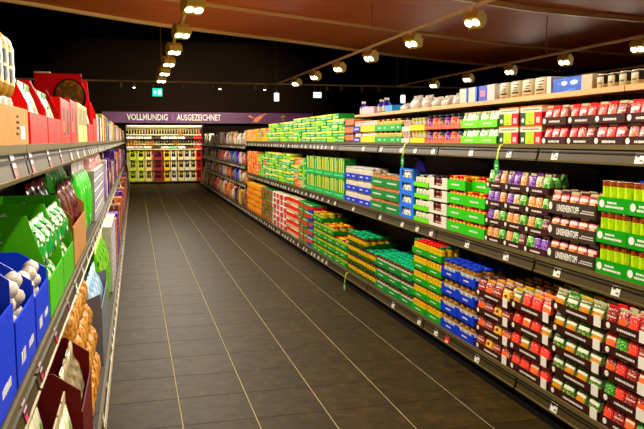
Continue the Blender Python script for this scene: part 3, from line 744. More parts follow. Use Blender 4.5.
stack('R', PXr-.012, ZM, YM(370)+.004, YM(344), 2, 3, .132, (BLUE, 'royal blue tray of cream packs', .44, 'tray', None), (lambda w, h, k: it_jar(w, h, P_CR, P_CR, lids['white']), ['cream jar with white lid'], 'cream_jar', 'jar'), 'beside the bottle green trays', n=6, rows=3, deco=dd_plain(((.5, .28, .25, .45), (.5, .28, .7, .85))))
P_V1 = pmat('tall_white_yellow', (226, 226, 170), panels=[(0, .4, 0, 1, (30, 160, 60)), (.75, 1, 0, 1, (150, 200, 40))]); P_V2 = pmat('tall_green', (30, 140, 60), panels=[(.3, .6, .1, .9, (236, 230, 120))]); P_V3 = pmat('tall_yellow', (220, 210, 60), panels=[(0, .35, 0, 1, (16, 120, 50))])
stack('R', PXr-.012, ZM, YM(344)+.004, YM(306), 4, 2, .235, (TGREEN, 'emerald low tray of tall packs', .3, 'tray', None), (lambda w, h, k: it_pack(w, h, (P_V1, P_V2, P_V3)[k % 3], .07), ['tall white and green pack', 'tall green pack', 'tall yellow pack'], 'tall_pack', 'pack'), 'standing upright on the middle shelf', n=5, rows=2, deco=dd_plain(((.5, .3, .1, .9),), m=mat('mint', (120, 230, 180), .5)), levtop=[2, 2, 2, 2])
gstack(ZM, YM(306)+.004, YM(290), 4, 4, .105, 'past the tall upright packs', ms=(P_G2, P_RL, P_G3, P_HE, P_G1), descs=['lime and green carton', 'red and yellow carton', 'cream topped green carton', 'red and cream carton', 'yellow topped green carton'])
gstack(ZM, YM(290)+.004, YM(265), 7, 5, .094, 'middle shelf green carton wall')
gstack(ZM, YM(265)+.004, YM(258), 3, 4, .105, 'between green and orange cartons', ms=(P_G2, P_P1, P_G1), descs=['lime and green carton', 'pink carton', 'yellow topped green carton'])
P_OR1 = pmat('orange_carton', (238, 130, 60), panels=[(0, 1, .8, 1, (250, 210, 150))], noise=[(5, .58, (250, 190, 120))]); P_OR2 = pmat('orange_carton_b', (226, 110, 60), panels=[(.3, .7, .2, .6, (250, 220, 120))])
gstack(ZM, YM(258)+.004, 14.93, 5, 4, .113, 'orange stacks before the far shelves', ms=(P_OR1, P_OR2), descs=['pale orange carton', 'deep orange carton'])

# ================================================================== RIGHT SIDE, BOTTOM DECK
XB_ = XRB
stack('R', XB_, ZB, YB(700), YB(598), 2, 5, .1215, (BROWN, 'dark brown tray of red and green pouches', .36, 'tray', None),
      (pouchfn([P_GRN, P_RED, P_DRED, P_FRUIT, P_RED, P_DRED, P_PEACH], ['pale', 'red', 'pale']), ['green salad pouch', 'bright red bean pouch', 'dark red bean pouch', 'orange red bean pouch', 'bright red bean pouch', 'dark red bean pouch', 'peach red bean pouch'], 'bean_pouch', 'pouch'), 'bottom deck end nearest the salad pouches', n=4, rows=6, depth=.42, deco=dd_card(41), jigs=.08)
stack('R', XB_, ZB, YB(598)+.004, YB(547), 1, 5, .1195, (BROWN, 'dark brown tray of vegetable pouches', .36, 'tray', None),
      (pouchfn([P_VEG, P_BEAN, P_VEG, P_BEAN, P_VEG], ['pale', 'green', 'yellow']), ['mixed vegetable pouch', 'green bean pouch', 'mixed vegetable pouch', 'green bean pouch', 'mixed vegetable pouch'], 'vegetable_pouch', 'pouch'), 'bottom deck beside the peach pouches', n=4, rows=6, depth=.42, deco=dd_card(43), jigs=.08)
stack('R', XB_, ZB, YB(547)+.004, YB(507), 1, 4, .128, (BROWN, 'dark brown tray of peach red pouches', .36, 'tray', None),
      (pouchfn([P_RED, P_RED, P_PEACH, P_RED, P_VEG], ['pale', 'yellow']), ['bright red tomato pouch', 'bright red tomato pouch', 'peach red pouch', 'bright red tomato pouch', 'mixed vegetable pouch'], 'tomato_pouch', 'pouch'), 'bottom deck between vegetable and yellow pouches', n=4, rows=6, depth=.42, deco=dd_card(47), jigs=.08)
stack('R', XB_, ZB, YB(507)+.004, YB(473.5), 1, 4, .122, (BROWN, 'dark brown tray of yellow and dark pouches', .36, 'tray', None),
      (pouchfn([P_DRED, P_YEL, P_DRED, P_FRUIT, P_DRED, P_YEL, P_FRUIT], ['dark', 'yellow', 'pale']), ['dark red beet pouch', 'yellow corn pouch', 'dark red beet pouch', 'orange red pouch', 'dark red beet pouch', 'yellow corn pouch', 'orange red pouch'], 'beet_pouch', 'pouch'), 'bottom deck beside the blue jar trays', n=4, rows=6, depth=.42, deco=dd_card(53), jigs=.08)
M_GOLDJ = noisemat('golden_content', (96, 62, 20), (190, 140, 60), (1, 1, 1), 40, rough=.15, spec=.6)
P_WL = pmat('white_jar_label', (226, 222, 206), noise=[(5, .62, (150, 150, 150))])
stack('R', XB_, ZB, YB(473.5)+.004, YB(440), 2, 4, .132, (BLUE, 'cobalt blue tray of golden jars', .40, 'ears', None), (lambda w, h, k: it_jar(w, h, M_GOLDJ, P_WL, lids['blue']), ['golden jar with blue lid and white label'], 'pickle_jar', 'jar'), 'on the bottom deck', n=3, rows=3, depth=.34, deco=dd_plain(((.5, .24, .35, .65),)))
M_YELJ = noisemat('yellow_content', (206, 130, 20), (240, 210, 60), (1, 1, 1), 40, rough=.15, spec=.6)
P_GL = pmat('green_yellow_label', (236, 206, 40), panels=[(0, 1, .0, .3, (40, 130, 40))], noise=[(6, .6, (206, 60, 30))])
stack('R', XB_, ZB, YB(440)+.004, YB(411), 2, 5, .120, (GREEN, 'green tray of yellow and orange jars', .42, 'tray', None), (lambda w, h, k: it_jar(w, h, M_YELJ, P_GL, lids[('red', 'red', 'green')[(k // 2) % 3]]), ['yellow orange jar with red or green lid'], 'corn_jar', 'jar'), 'between blue and dark green jar trays', n=5, rows=3, depth=.3, deco=dd_plain(((.5, .16, .3, .7),)))
M_DKJ = noisemat('dark_content', (44, 20, 14), (120, 60, 30), (1, 1, 1), 40, rough=.15, spec=.6)
stack('R', XB_, ZB, YB(411)+.004, YB(375), 3, 3, .110, (mat('tray_pine', (16, 128, 56), .5), 'pine green tray of dark jars', .50, 'tray', None), (lambda w, h, k: it_jar(w, h, M_DKJ, P_CR, lids['teal']), ['dark jar with teal green lid'], 'gherkin_jar', 'jar'), 'low stack on the bottom deck', n=4, rows=5, depth=.4, deco=dd_plain(((.5, .16, .3, .7),)))
P_YR = pmat('yellow_red_label', (236, 206, 30), panels=[(0, .34, 0, 1, (170, 30, 20))], noise=[(6, .62, (60, 40, 20))])
stack('R', XB_, ZB, YB(375)+.004, YB(346), 3, 4, .105, (DKGREEN, 'dark green flat tray of yellow labelled jars', .12, 'tray', None), (lambda w, h, k: it_jar(w, h, M_DKJ, P_YR, lids['teal' if k % 2 else 'green']), ['dark jar with yellow and red label'], 'mustard_jar', 'jar'), 'beside the low pine green stack', n=4, rows=5, depth=.36, levtop=[3, 4, 4])
P_GY = pmat('green_tin', (30, 150, 50), panels=[(0, 1, .62, .8, (236, 206, 40))])
stack('R', XB_, ZB, YB(346)+.004, YB(312), 3, 5, .098, (mat('tray_clover', (24, 140, 40), .5), 'clover green tray of yellow lidded jars', .5, 'tray', None), (lambda w, h, k: it_jar(w, h, P_GY, P_GY, lids['yellow' if k % 3 else 'red']), ['green jar with yellow or red lid'], 'mustard_jar', 'jar'), 'stepped stack on the bottom deck', n=5, rows=4, depth=.34, deco=dd_plain(((.5, .2, .2, .4), (.5, .2, .6, .8))), levtop=[3, 4, 5])
def bstack(px0, px1, cols, lv, lh, ms, descs, where, dep=.2):
    y0, y1 = YB(px0)+.004, YB(px1); w = (y1-y0)/cols
    for c in range(cols):
        for l in range(lv):
            k = (c*3+l*2) % len(ms)
            put(it_pack(w-.006, lh-.002, ms[k], dep), 'flat_carton', 'R', XB_, y0+w*(c+.5), ZB+l*lh+.0015, .016+.004*((c+l) % 3), '%s, %s level, %s' % (descs[k], LEV[l], where), 'carton', '%s %s' % (descs[k], where))
P_RB = pmat('red_blue', (206, 40, 60), panels=[(0, 1, 0, .45, (30, 60, 150)), (0, 1, .85, 1, (30, 150, 70))]); P_GR = pmat('green_red', (24, 130, 50), spots=[(.5, .5, .3, .4, (206, 50, 40))])
P_RC = pmat('red_cream', (220, 200, 160), panels=[(0, 1, .42, .9, (216, 36, 36))]); P_WR = pmat('white_red', (226, 220, 206), panels=[(.4, 1, .1, .85, (196, 60, 50))], noise=[(5, .62, (200, 150, 60))])
P_GD = pmat('green_red_diamond', (30, 110, 44), spots=[(.25, .5, .16, .4, (206, 60, 50)), (.75, .5, .16, .4, (206, 60, 50))]); P_OY = pmat('orange_yellow', (238, 176, 50), panels=[(0, 1, 0, .35, (226, 110, 40))], noise=[(5, .6, (250, 220, 110))])
bstack(312, 303, 2, 5, .110, [P_RB, P_GR], ['red and blue carton', 'green carton with red spot'], 'behind the stepped green stack')
bstack(303, 298, 2, 5, .112, [P_GR], ['green carton with red spot'], 'beside the red and cream cartons')
bstack(298, 286, 3, 5, .113, [P_RC], ['red and cream carton'], 'striped stack on the bottom deck')
bstack(286, 272, 4, 6, .092, [P_WR, P_WR], ['white carton with red panel', 'white carton with red panel'], 'pale stack on the bottom deck')
bstack(272, 261, 3, 6, .092, [P_GD], ['green carton with red diamonds'], 'patterned stack on the bottom deck')
bstack(261, 247, 5, 5, .110, [P_OY], ['orange and yellow carton'], 'sunny stack on the bottom deck')

# ---- far four level stretch: bags and boxes
FC = {'pink': (222, 110, 120), 'red': (190, 50, 50), 'white': (222, 214, 196), 'purple': (106, 60, 180), 'blue': (60, 80, 190), 'green': (40, 150, 80), 'beige': (206, 170, 120), 'amber': (222, 140, 50), 'brown': (130, 74, 44), 'orange': (226, 124, 60), 'yellow': (230, 200, 60), 'plum': (90, 40, 60)}
def fmat(c): return pmat('far_'+c, FC[c], noise=[(5, .58, tuple(min(255, int(v*.5+120)) for v in FC[c])), (4, .62, tuple(int(v*.5) for v in FC[c]))])
rf = random.Random(5)
FARROWS = [(1.5, 'top', ['beige', 'white', 'white', 'beige', 'white', 'plum', 'white', 'beige'], .29, .26), (1.06, 'third', ['plum', 'pink', 'white', 'purple', 'green', 'blue', 'pink', 'white', 'red', 'pink', 'beige'], .27, .28), (.66, 'second', ['amber', 'white', 'blue', 'brown', 'orange', 'white', 'purple', 'beige'], .27, .27), (ZB, 'lowest', ['brown', 'yellow', 'plum', 'white', 'amber', 'orange', 'white', 'beige', 'amber', 'pink', 'red'], .36, .30)]
for z, lev, cols, hh, wd in FARROWS:
    y = 15.0 if z > .3 else YB(247)+.02; k = 0
    while y < 24.45:
        c = cols[int((y-14.6)/9.9*len(cols)*1.6) % len(cols)]; w = wd*rf.uniform(.8, 1.1); h = hh*rf.uniform(.82, 1.0)
        X = (XR if z > .3 else XRB)
        parts = it_bag(round(w*20)/20, round(h*20)/20, fmat(c), .16, int(y*10) % 4) if k % 3 else it_pack(round(w*20)/20, round(h*20)/20, fmat(c), .16)
        put(parts, 'goods_bag' if k % 3 else 'goods_carton', 'R', X, y+w/2, z+.0015, .02, '%s patterned %s on the %s level of the far right shelves' % (c, 'bag' if k % 3 else 'carton', lev), 'bag' if k % 3 else 'carton', 'goods on the far right shelves')
        y += round(w*20)/20 + .015; k += 1

# ================================================================== TOP BOARD GOODS
def YW(x): return Yx(x, 2.62, 1.9)
ZW = 1.862 + .035 + .001
P_BEI = pmat('beige_roll', (206, 196, 164), panels=[(.38, .86, .74, .80, (50, 40, 34)), (.45, .8, .56, .62, (50, 40, 34)), (.45, .75, .42, .48, (60, 48, 40)), (.3, .85, .24, .34, (40, 30, 28)), (.3, .8, .06, .12, (150, 90, 60))], rough=.4)
P_BEI2 = pmat('beige_swoosh', (196, 186, 150), panels=[(.1, .9, .78, .92, (30, 26, 24)), (.85, 1, .3, .9, (30, 26, 24)), (.3, .7, .3, .4, (90, 80, 60))], rough=.4)
def roundpack(w, h, d, m):
    def mk():
        b = MB(); n = 20; rings = []
        for z, k in ((0, .94), (.03, 1), (.9, 1), (.97, .95), (1, .84)):
            rings.append([(w/2*k*math.copysign(abs(math.cos(2*math.pi*i/n))**.45, math.cos(2*math.pi*i/n)), d/2 + d/2*k*math.copysign(abs(math.sin(2*math.pi*i/n))**.45, math.sin(2*math.pi*i/n)), z*h) for i in range(n)])
        return [('pack', b.loft(rings).mesh('pack', m))]
    return cached(('rp', w, h, d, m.name), mk)
def row_on_board(px0, px1, n, h, m, label, name, cat, fn=None, d=.2):
    y0, y1 = YW(px0), YW(px1); w = (y1-y0)/n
    for i in range(n):
        put((fn or roundpack)(w-.012, h, d, m) if fn is None else fn(w-.01, h, m, d), name, 'R', 2.62, y0+w*(i+.5), ZW, 0, label, cat, label if n > 1 else None)
row_on_board(640, 594, 4, .082, P_BEI2, 'beige pack with black swoosh on the beech board', 'paper_pack', 'pack')
P_BLUEBX = pmat('blue_white_box', (24, 84, 178), panels=[(.74, 1, 0, 1, (190, 180, 150))], spots=[(.3, .6, .08, .16, (200, 220, 240)), (.55, .6, .1, .16, (200, 220, 240))], noise=[(4, .6, (60, 130, 210))])
row_on_board(593, 552, 1, .092, P_BLUEBX, 'blue and white box on the beech board', 'blue_box', 'box', fn=lambda w, h, m, d: it_pack(w, h, m, d))
row_on_board(551, 546, 1, .11, WHITEB, 'narrow white box beside the blue box', 'white_box', 'box', fn=lambda w, h, m, d: it_pack(w, h, m, d))
row_on_board(545, 497, 4, .118, P_BEI, 'tall beige rounded pack with dark print lines', 'paper_pack', 'pack')
P_BWB = pmat('white_blue_box', (206, 202, 186), panels=[(.8, 1, 0, 1, (30, 100, 190))]); P_BLB = pmat('blue_light_box', (30, 50, 170), panels=[(.55, 1, 0, 1, (206, 202, 196)), (.1, .4, .3, .7, (190, 120, 170))])
row_on_board(495, 478, 1, .12, P_BLB, 'dark blue and white box at the edge of the beige packs', 'tissue_box', 'box', fn=lambda w, h, m, d: it_pack(w, h, m, d))
row_on_board(477, 459, 2, .12, P_BWB, 'white box with blue side stripe on the beech board', 'tissue_box', 'box', fn=lambda w, h, m, d: it_pack(w, h, m, d))
M_GREYB = noisemat('grey_film', (150, 146, 138), (232, 228, 216), (1, 1, 1), 40, rough=.3)
for i, (px0, px1, h) in enumerate(((458, 447, .10), (447, 437, .09), (437, 427, .09), (427, 417, .12), (417, 406, .13), (406, 396, .07))):
    y0, y1 = YW(px0), YW(px1)
    put(it_bag(round((y1-y0)*.84, 3), h, M_GREYB, .13, i, .10), 'film_bag', 'R', 2.62, (y0+y1)/2, ZW, .01, 'grey translucent film bag slumped on the beech board', 'bag', 'grey film bags on the board')
for i, (px, c, h) in enumerate(((392, (60, 150, 220), .07), (386, (40, 40, 150), .14), (381, (60, 40, 150), .13), (374, (206, 180, 200), .08), (368, (226, 180, 200), .09), (363, (70, 50, 150), .14))):
    nm = ['light blue', 'navy', 'indigo', 'lilac', 'pale pink', 'violet'][i]
    put(it_bottle(.10, h+.02, mat('bt%d' % i, c, .35), P_WL, M_WHITE) if h > .1 else it_pack(.22, h, mat('bt%d' % i, c, .4), .15), 'care_bottle' if h > .1 else 'care_pack', 'R', 2.62, Yx(px, 2.68, 1.9), ZW, .02, '%s %s at the end of the beech board' % (nm, 'bottle' if h > .1 else 'pack'), 'bottle' if h > .1 else 'pack', None)

# ================================================================== SHELF WOBBLERS
M_STRIP = mat('wobbler_strip', (206, 226, 50), .4); M_LEAF = pmat('wobbler_leaf', (14, 140, 60), panels=[(.25, .75, .55, .66, (226, 240, 226)), (.3, .7, .36, .44, (190, 230, 200))])
def wobbler(px, z, X, label, s=1.0):
    y = Yx(px, X, z)
    b = MB(); pts = [(0, 0), (-.02, .012), (-.036, .004), (-.045, -.03), (-.048, -.09)]
    # strip curving out from the rail and hanging down, local: x along shelf, y out (-), z
    r = []
    for i, (yy, zz) in enumerate(pts): r.append([(-.009-.007*i, yy, zz), (.009-.007*i, yy, zz), (.009-.007*i, yy-.001, zz+.0015), (-.009-.007*i, yy-.001, zz+.0015)])
    b.loft(r, smooth=False)
    root = ob('shelf_wobbler', b.mesh('strip', M_STRIP), None, (X-.018, y, z-.01), -R(90)); root.scale = (s, s, s)
    tag(root, label, 'shelf talker', None)
    n = 18; d = MB(); d.prism([(.032*math.cos(2*math.pi*i/n), .052*math.sin(2*math.pi*i/n)) for i in range(n)], -.0012, .0012)
    ob('leaf_disc', d.mesh('leaf_disc', M_LEAF), root, (-.031, -.0495, -.135))
wobbler(509, ZTOP, XR, 'green oval shelf talker dangling above the small brown pouch trays')
wobbler(412, ZTOP, XR, 'green oval shelf talker dangling above the blue window boxes', 1.1)
wobbler(352, ZB, XRB, 'green oval shelf talker near the floor by yellow labelled jars', 1.1)

# ================================================================== LEFT SIDE
def display(w, d, hb, hf, m, slope=.45, th=.006):
    """shelf-ready display carton: high back, sides falling to a low front lip"""
    def mk():
        b = MB(); x0, x1 = -w/2, w/2
        b.box(x0, x1, 0, d, 0, th); b.box(x0, x1, d-th, d, th, hb); b.box(x0, x1, 0, th, th, hf)
        for xa, xb in ((x0, x0+th), (x1-th, x1)):
            b.prism_x([(th, th), (d-th, th), (d-th, hb), (d*slope, hb), (th, hf*1.25)], xa, xb)
        return b.mesh('display_carton', m)
    return cached(('disp', round(w, 3), round(d, 3), round(hb, 3), round(hf, 3), m.name, slope), mk)
def ldisp(y0, y1, z, X, hb, hf, m, label, d=.32, slope=.45, name='display_carton', group=None):
    return put([('d', display(y1-y0-.008, d, hb, hf, m, slope))], name, 'L', X, (y0+y1)/2, z+.0015, .012, label, 'carton', group)
def lfill(y0, y1, z, X, h, n, rows, fn, label, cat, name, d0=.024, dp=None, group=None, lean=0, th=.0085):
    w = (y1-y0-.03)/n
    for i in range(n):
        parts = fn(w*.96, h, i)
        pd = dp or (max(v.co.y for v in parts[0][1].vertices) + .003)
        for r_ in range(rows):
            put(parts, name, 'L', X, y0+.015+w*(i+.5), z+th, d0+r_*pd, label, cat, group or label)
ZLT = ZTOP + .01
# top shelf
put(it_pack(.525, .115, M_CARDB, .32), 'shipping_carton', 'L', XL, 2.195, ZLT+.0015, .012, 'plain brown corrugated carton under golden squeeze bottles', 'carton', None)
ob('print_mark', dash_mesh(.5, .12, mat('ink', (40, 26, 16), .6), ((.72, .07, .56, .62), (.58, .07, .54, .64), (.44, .07, .55, .63), (.3, .07, .53, .61)), 61), bpy.data.objects['shipping_carton'])
ob('shipping_label', MB().box(.09, .17, -.0015, -.0003, .02, .06).mesh('shipping_label', M_WHITE), bpy.data.objects['shipping_carton'])
M_GOLDL = pmat('gold_dark_label', (40, 36, 16), panels=[(0, 1, .9, 1, (190, 150, 40)), (0, 1, 0, .08, (190, 150, 40)), (.1, .9, .45, .52, (190, 176, 120))], noise=[(5, .6, (130, 120, 40))])
def it_squeeze(w, h):
    def mk():
        cy = w/2; r = w/2*.96; n = 14
        def ell(z, k): return [(r*k*math.cos(2*math.pi*i/n), cy + r*.72*k*math.sin(2*math.pi*i/n), z) for i in range(n)]
        cap = MB().lathe([(r*.55, 0), (r*.58, .004), (r*.5, h*.13), (r*.42, h*.15)], 14, 0, cy).mesh('squeeze_bottle', mat('cap_silver', (176, 172, 160), .25, .3))
        body = MB().loft([ell(h*.151, .5), ell(h*.2, .8), ell(h*.3, .96), ell(h*.55, 1), ell(h*.82, .98), ell(h*.93, .82), ell(h*.99, .5), ell(h, .2)]).mesh('body', mat('mustard_body', (160, 128, 60), .3))
        lab = MB().loft([ell(h*.31, 1.012), ell(h*.55, 1.025), ell(h*.82, 1.012)], cap0=False, cap1=False).mesh('label', M_GOLDL)
        return [('cap', cap), ('body', body), ('label', lab)]
    return cached(('sq', round(w, 3), h), mk)
lfill(1.93, 2.46, ZLT, XL, .222, 5, 3, lambda w, h, k: it_squeeze(w, h), 'golden squeeze bottle standing on its cap on the corrugated carton', 'bottle', 'squeeze_bottle', th=.1175)
P_WIN = pmat('red_window', (216, 34, 24), panels=[(.15, .42, .2, .8, (40, 16, 14)), (.58, .86, .2, .8, (40, 16, 14)), (.2, .38, .25, .5, (206, 120, 40))])
P_GPK = pmat('green_black_pack', (30, 120, 40), noise=[(5, .52, (236, 226, 190)), (5, .6, (20, 20, 16))])
for i, (a, c_) in enumerate(((2.5, 2.98), (3.0, 3.52))):
    ldisp(a, c_, ZLT, XL, .25, .11, REDB, 'bright red display carton with green packs on the upper left shelf', d=.30, slope=.2, group='red displays')
    lfill(a, c_, ZLT, XL, .22, 3, 2, lambda w, h, k: it_pouch(w, h, P_GPK, SEALS['green'], .1), 'green and dark pouch standing in a red display carton', 'pouch', 'spice_pouch')
for i, (a, c_) in enumerate(((3.54, 4.04), (4.06, 4.56))):
    put(it_pack(c_-a-.01, .22+.02*i, P_WIN, .28), 'window_carton', 'L', XL, (a+c_)/2, ZLT+.0015, .014, 'red carton with two dark windows on the upper left shelf', 'carton', 'red window cartons')
P_PALE = pmat('pale_green_carton', (206, 222, 150), panels=[(.1, .3, .45, .9, (40, 24, 20)), (.4, .6, .45, .9, (200, 60, 60)), (.7, .9, .45, .9, (40, 24, 20))])
for i, (a, c_) in enumerate(((4.6, 5.0), (5.02, 5.44))):
    put(it_pack(c_-a-.01, .25, P_PALE, .2), 'pale_carton', 'L', XL, (a+c_)/2, ZLT+.0015, .014, 'pale green printed carton before the tall red display', 'carton', 'pale green cartons')
t = ldisp(5.5, 6.15, ZLT, XL, .50, .14, REDB, 'tall red display carton with a food bowl picture on its side', d=.36, slope=.1)
P_FOOD = noisemat('food_picture', (150, 30, 16), (226, 120, 40), (1, 1, 1), 24, rough=.5, c3=(60, 70, 20))
n_ = 22
pic = MB(); pic.prism_x([(.12 + .115*math.cos(2*math.pi*i/n_), .33 + .135*math.sin(2*math.pi*i/n_)) for i in range(n_)], -.3235, -.3215)
ob('bowl_rim', pic.mesh('bowl_rim', mat('bowl_black', (20, 12, 10), .5)), t)
pic = MB(); pic.prism_x([(.12 + .10*math.cos(2*math.pi*i/n_), .34 + .115*math.sin(2*math.pi*i/n_)) for i in range(n_)], -.3255, -.3236)
ob('food_picture', pic.mesh('food_picture', P_FOOD), t)
ob('white_strip', MB().box(-.32, -.29, .25, .36, .5005, .512).mesh('white_strip', M_WHITE), t)
lfill(5.5, 6.15, ZLT, XL, .30, 4, 1, lambda w, h, k: it_pouch(w, h, P_GPK, SEALS['green'], .1), 'green and dark pouch inside the tall red display', 'pouch', 'spice_pouch')
ldisp(6.2, 6.8, ZLT, XL, .36, .2, REDB, 'smaller red display carton beyond the tall one', d=.3, slope=.15)
rl = random.Random(11)
def lrun(y0, y1, z, X, cols, hmin, hmax, where, wd=.3, kinds=('carton', 'bag'), dep=.2, prefix='goods'):
    y = y0; k = 0
    while y < y1:
        c = cols[k % len(cols)]; w = round(wd*rl.uniform(.75, 1.15)*20)/20; h = round(rl.uniform(hmin, hmax)*20)/20
        kd = kinds[k % len(kinds)]
        parts = it_bag(w, h, fmat(c), dep, k % 4) if kd == 'bag' else it_pack(w, h, fmat(c), dep)
        put(parts, prefix+'_'+kd, 'L', X, y+w/2, z+.0015, .016, '%s patterned %s %s' % (c, kd, where), kd, 'goods ' + where)
        y += w + .012; k += 1
lrun(6.85, 24.4, ZLT, XL, ['white', 'purple', 'white', 'green', 'yellow', 'purple', 'pink', 'white', 'green', 'pink', 'purple', 'yellow'], .2, .32, 'on the far upper left shelf')
# middle shelf
M_NET = noisemat('cream_bulbs', (186, 168, 150), (246, 242, 232), (1, 1, 1), 26, rough=.35)
for i, (a, c_, hb) in enumerate(((1.5, 2.02, .40), (2.04, 2.42, .30), (2.44, 2.80, .27))):
    ldisp(a, c_, ZM, XL, hb, hb*.62, BLUE, ['tall', 'medium', 'short'][i] + ' royal blue display carton of cream bulbs, left shelf', d=.34, slope=.3)
    lfill(a, c_, ZM, XL, hb*.9, 3, 2, lambda w, h, k: it_lumps(w, h, M_NET, k), 'net of cream bulbs in the %s blue carton' % ['tall', 'medium', 'short'][i], 'net bag', 'bulb_net', dp=.12)
for o in [o for o in bpy.data.objects if 'royal blue display' in o.get('label', '')]:
    w = max(v.co.x for v in o.data.vertices)
    ob('lettering', dash_mesh(w*2, .12, M_WHITE, ((.5, .32, .2, .4), (.5, .22, .6, .85)), 71), o)
APPLE = mat('tray_apple', (84, 170, 24), .5)
P_GW = pmat('green_white_pack', (30, 150, 60), noise=[(4, .5, (240, 240, 220)), (5, .6, (16, 60, 30))])
for i, (a, c_) in enumerate(((2.84, 3.36), (3.38, 3.92))):
    t = ldisp(a, c_, ZM, XL, .40, .15, APPLE, 'apple green display carton with %s side' % ('a marked' if i == 0 else 'a plain'), d=.34, slope=.22)
    lfill(a, c_, ZM, XL, .185, 3, 2, lambda w, h, k: it_bag(round(w, 3), round(h, 3), P_GW, .13, k, .1), 'lower green and white bag in the apple green carton %s' % ('with marked side' if i == 0 else 'beside the cardboard box'), 'bag', 'snack_bag', dp=.15)
    lfill(a, c_, ZM, XL, .17, 3, 2, lambda w, h, k: it_bag(round(w, 3), round(h, 3), P_GW, .13, k+1, .1), 'upper green and white bag in the apple green carton %s' % ('with marked side' if i == 0 else 'beside the cardboard box'), 'bag', 'snack_bag', dp=.15, th=.197)
    if i == 0:
        e = MB(); e.box(-.2605, -.2595, .16, .24, .30, .304); e.prism_x([(.19, .31), (.21, .31), (.21, .345), (.19, .345)], -.2605, -.2595); e.prism_x([(.165, .335), (.18, .345), (.2, .32), (.19, .315)], -.2605, -.2595)
        ob('white_emblem', e.mesh('white_emblem', M_WHITE), t, (-.0005, 0, 0))
ldisp(3.96, 4.9, ZM, XL, .34, .22, M_CARDB, 'open brown cardboard box holding maroon foil bags', d=.36, slope=.2)
M_FOIL = noisemat('maroon_foil', (50, 8, 16), (110, 24, 36), (1, 1, 1), 14, rough=.18, spec=.8)
lfill(3.98, 4.88, ZM, XL, .44, 4, 2, lambda w, h, k: it_bag(round(w*.93, 3), h, M_FOIL, .14, k, .14), 'glossy maroon foil bag standing in the cardboard box', 'bag', 'foil_bag', dp=.16)
M_KG = pmat('kelly_bag', (60, 190, 40), noise=[(4, .6, (230, 240, 200))], panels=[(0, 1, .86, 1, (236, 220, 220))])
lfill(4.95, 6.1, ZM, XL, .52, 5, 2, lambda w, h, k: it_bag(round(w, 3), h, M_KG, .15, k, .1), 'tall kelly green bag with white top on the middle shelf', 'bag', 'rice_bag', dp=.16)
P_SQ = pmat('white_blue_square', (226, 222, 214), panels=[(.15, .85, .2, .85, (30, 50, 140)), (.3, .7, .35, .7, (226, 226, 236))])
for l in range(5):
    for i in range(7):
        put(it_pack(.24, .084, P_SQ, .2), 'flour_pack', 'L', XL, 6.3+.25*i, ZM+.0015+l*.086, .016, 'white pack with blue square, %s level of the stack on the middle shelf' % LEV[l], 'pack', 'white and blue packs on the middle shelf')
M_PKB = noisemat('pink_bag', (206, 120, 120), (240, 206, 200), (1, 1, 1), 12, rough=.3)
for i in range(6):
    put(it_bag(.27, .15, M_PKB, .2, i % 4, .15), 'pink_bag', 'L', XL, 6.35+.29*i, ZM+.4335, .02, 'pale pink bag lying on the white and blue packs', 'bag', 'pink bags on the left')
lrun(8.1, 24.4, ZM, XL, ['purple', 'purple', 'white', 'pink', 'plum', 'purple', 'white', 'yellow', 'plum', 'blue', 'red', 'white', 'amber'], .35, .5, 'on the far middle left shelf', kinds=('bag', 'bag', 'carton'))
# bottom deck
XLb = XLB - .005
ldisp(1.76, 2.22, ZB, XLb, .30, .24, BLUE, 'low blue carton on the left bottom deck', d=.4)
P_HERB = pmat('herb_pack', (222, 222, 196), spots=[(.5, .55, .3, .34, (110, 160, 60))], noise=[(6, .6, (206, 150, 60), 0, 1, 0, .35), (7, .6, (60, 110, 40), .2, .8, .2, .85)])
lfill(1.76, 2.22, ZB, XLb, .27, 3, 2, lambda w, h, k: it_pouch(w, h, P_HERB, SEALS['pale'], .1), 'white herb pouch in the low blue carton', 'pouch', 'herb_pouch')
ldisp(2.24, 2.80, ZB, XLb, .30, .16, MAROON, 'low maroon carton of white herb pouches', d=.42, slope=.3)
lfill(2.24, 2.80, ZB, XLb, .44, 4, 3, lambda w, h, k: it_pouch(w, h, P_HERB, SEALS['pale'], .1), 'white herb pouch in the low maroon carton', 'pouch', 'herb_pouch')
ldisp(2.82, 3.36, ZB, XLb, .50, .34, MAROON, 'taller maroon carton of clear bags on the left deck', d=.42, slope=.25)
M_CLEAR = noisemat('clear_bag', (70, 60, 40), (210, 196, 160), (1, 1, 1), 20, rough=.2)
lfill(2.82, 3.36, ZB, XLb, .48, 4, 2, lambda w, h, k: it_bag(round(w*.93, 3), h, M_CLEAR, .14, k, .12), 'clear crinkled bag in the taller maroon carton', 'bag', 'clear_bag', dp=.16)
M_NOOD = noisemat('golden_noodles', (70, 34, 4), (250, 226, 150), (1, 1, 1), 55, rough=.22, spec=.7, bump=.9, c3=(216, 146, 30))  # palest noise tone paints highlights on the crinkled film
for l in range(4):
    for i in range(6):
        for r_ in range(2):
            put(it_bag(.15, .15, M_NOOD, .13, (i+l) % 4, .12), 'noodle_bag', 'L', XLb, 3.47+.175*i + (.03 if l % 2 else 0), ZB+.0015+l*.152, .015+r_*.17 + .02*l, 'golden noodle bag, %s layer of the heap on the bottom deck' % LEV[l], 'bag', 'golden noodle bags on the left deck', jig=rl.uniform(-.12, .12))
GREYB = mat('tray_grey', (120, 122, 128), .5)
ldisp(4.5, 5.4, ZB, XLb, .42, .36, GREYB, 'grey carton of pale blue packs on the left deck', d=.4, slope=.2)
P_LB = pmat('pale_blue_pack', (150, 196, 226), noise=[(5, .56, (236, 236, 236))])
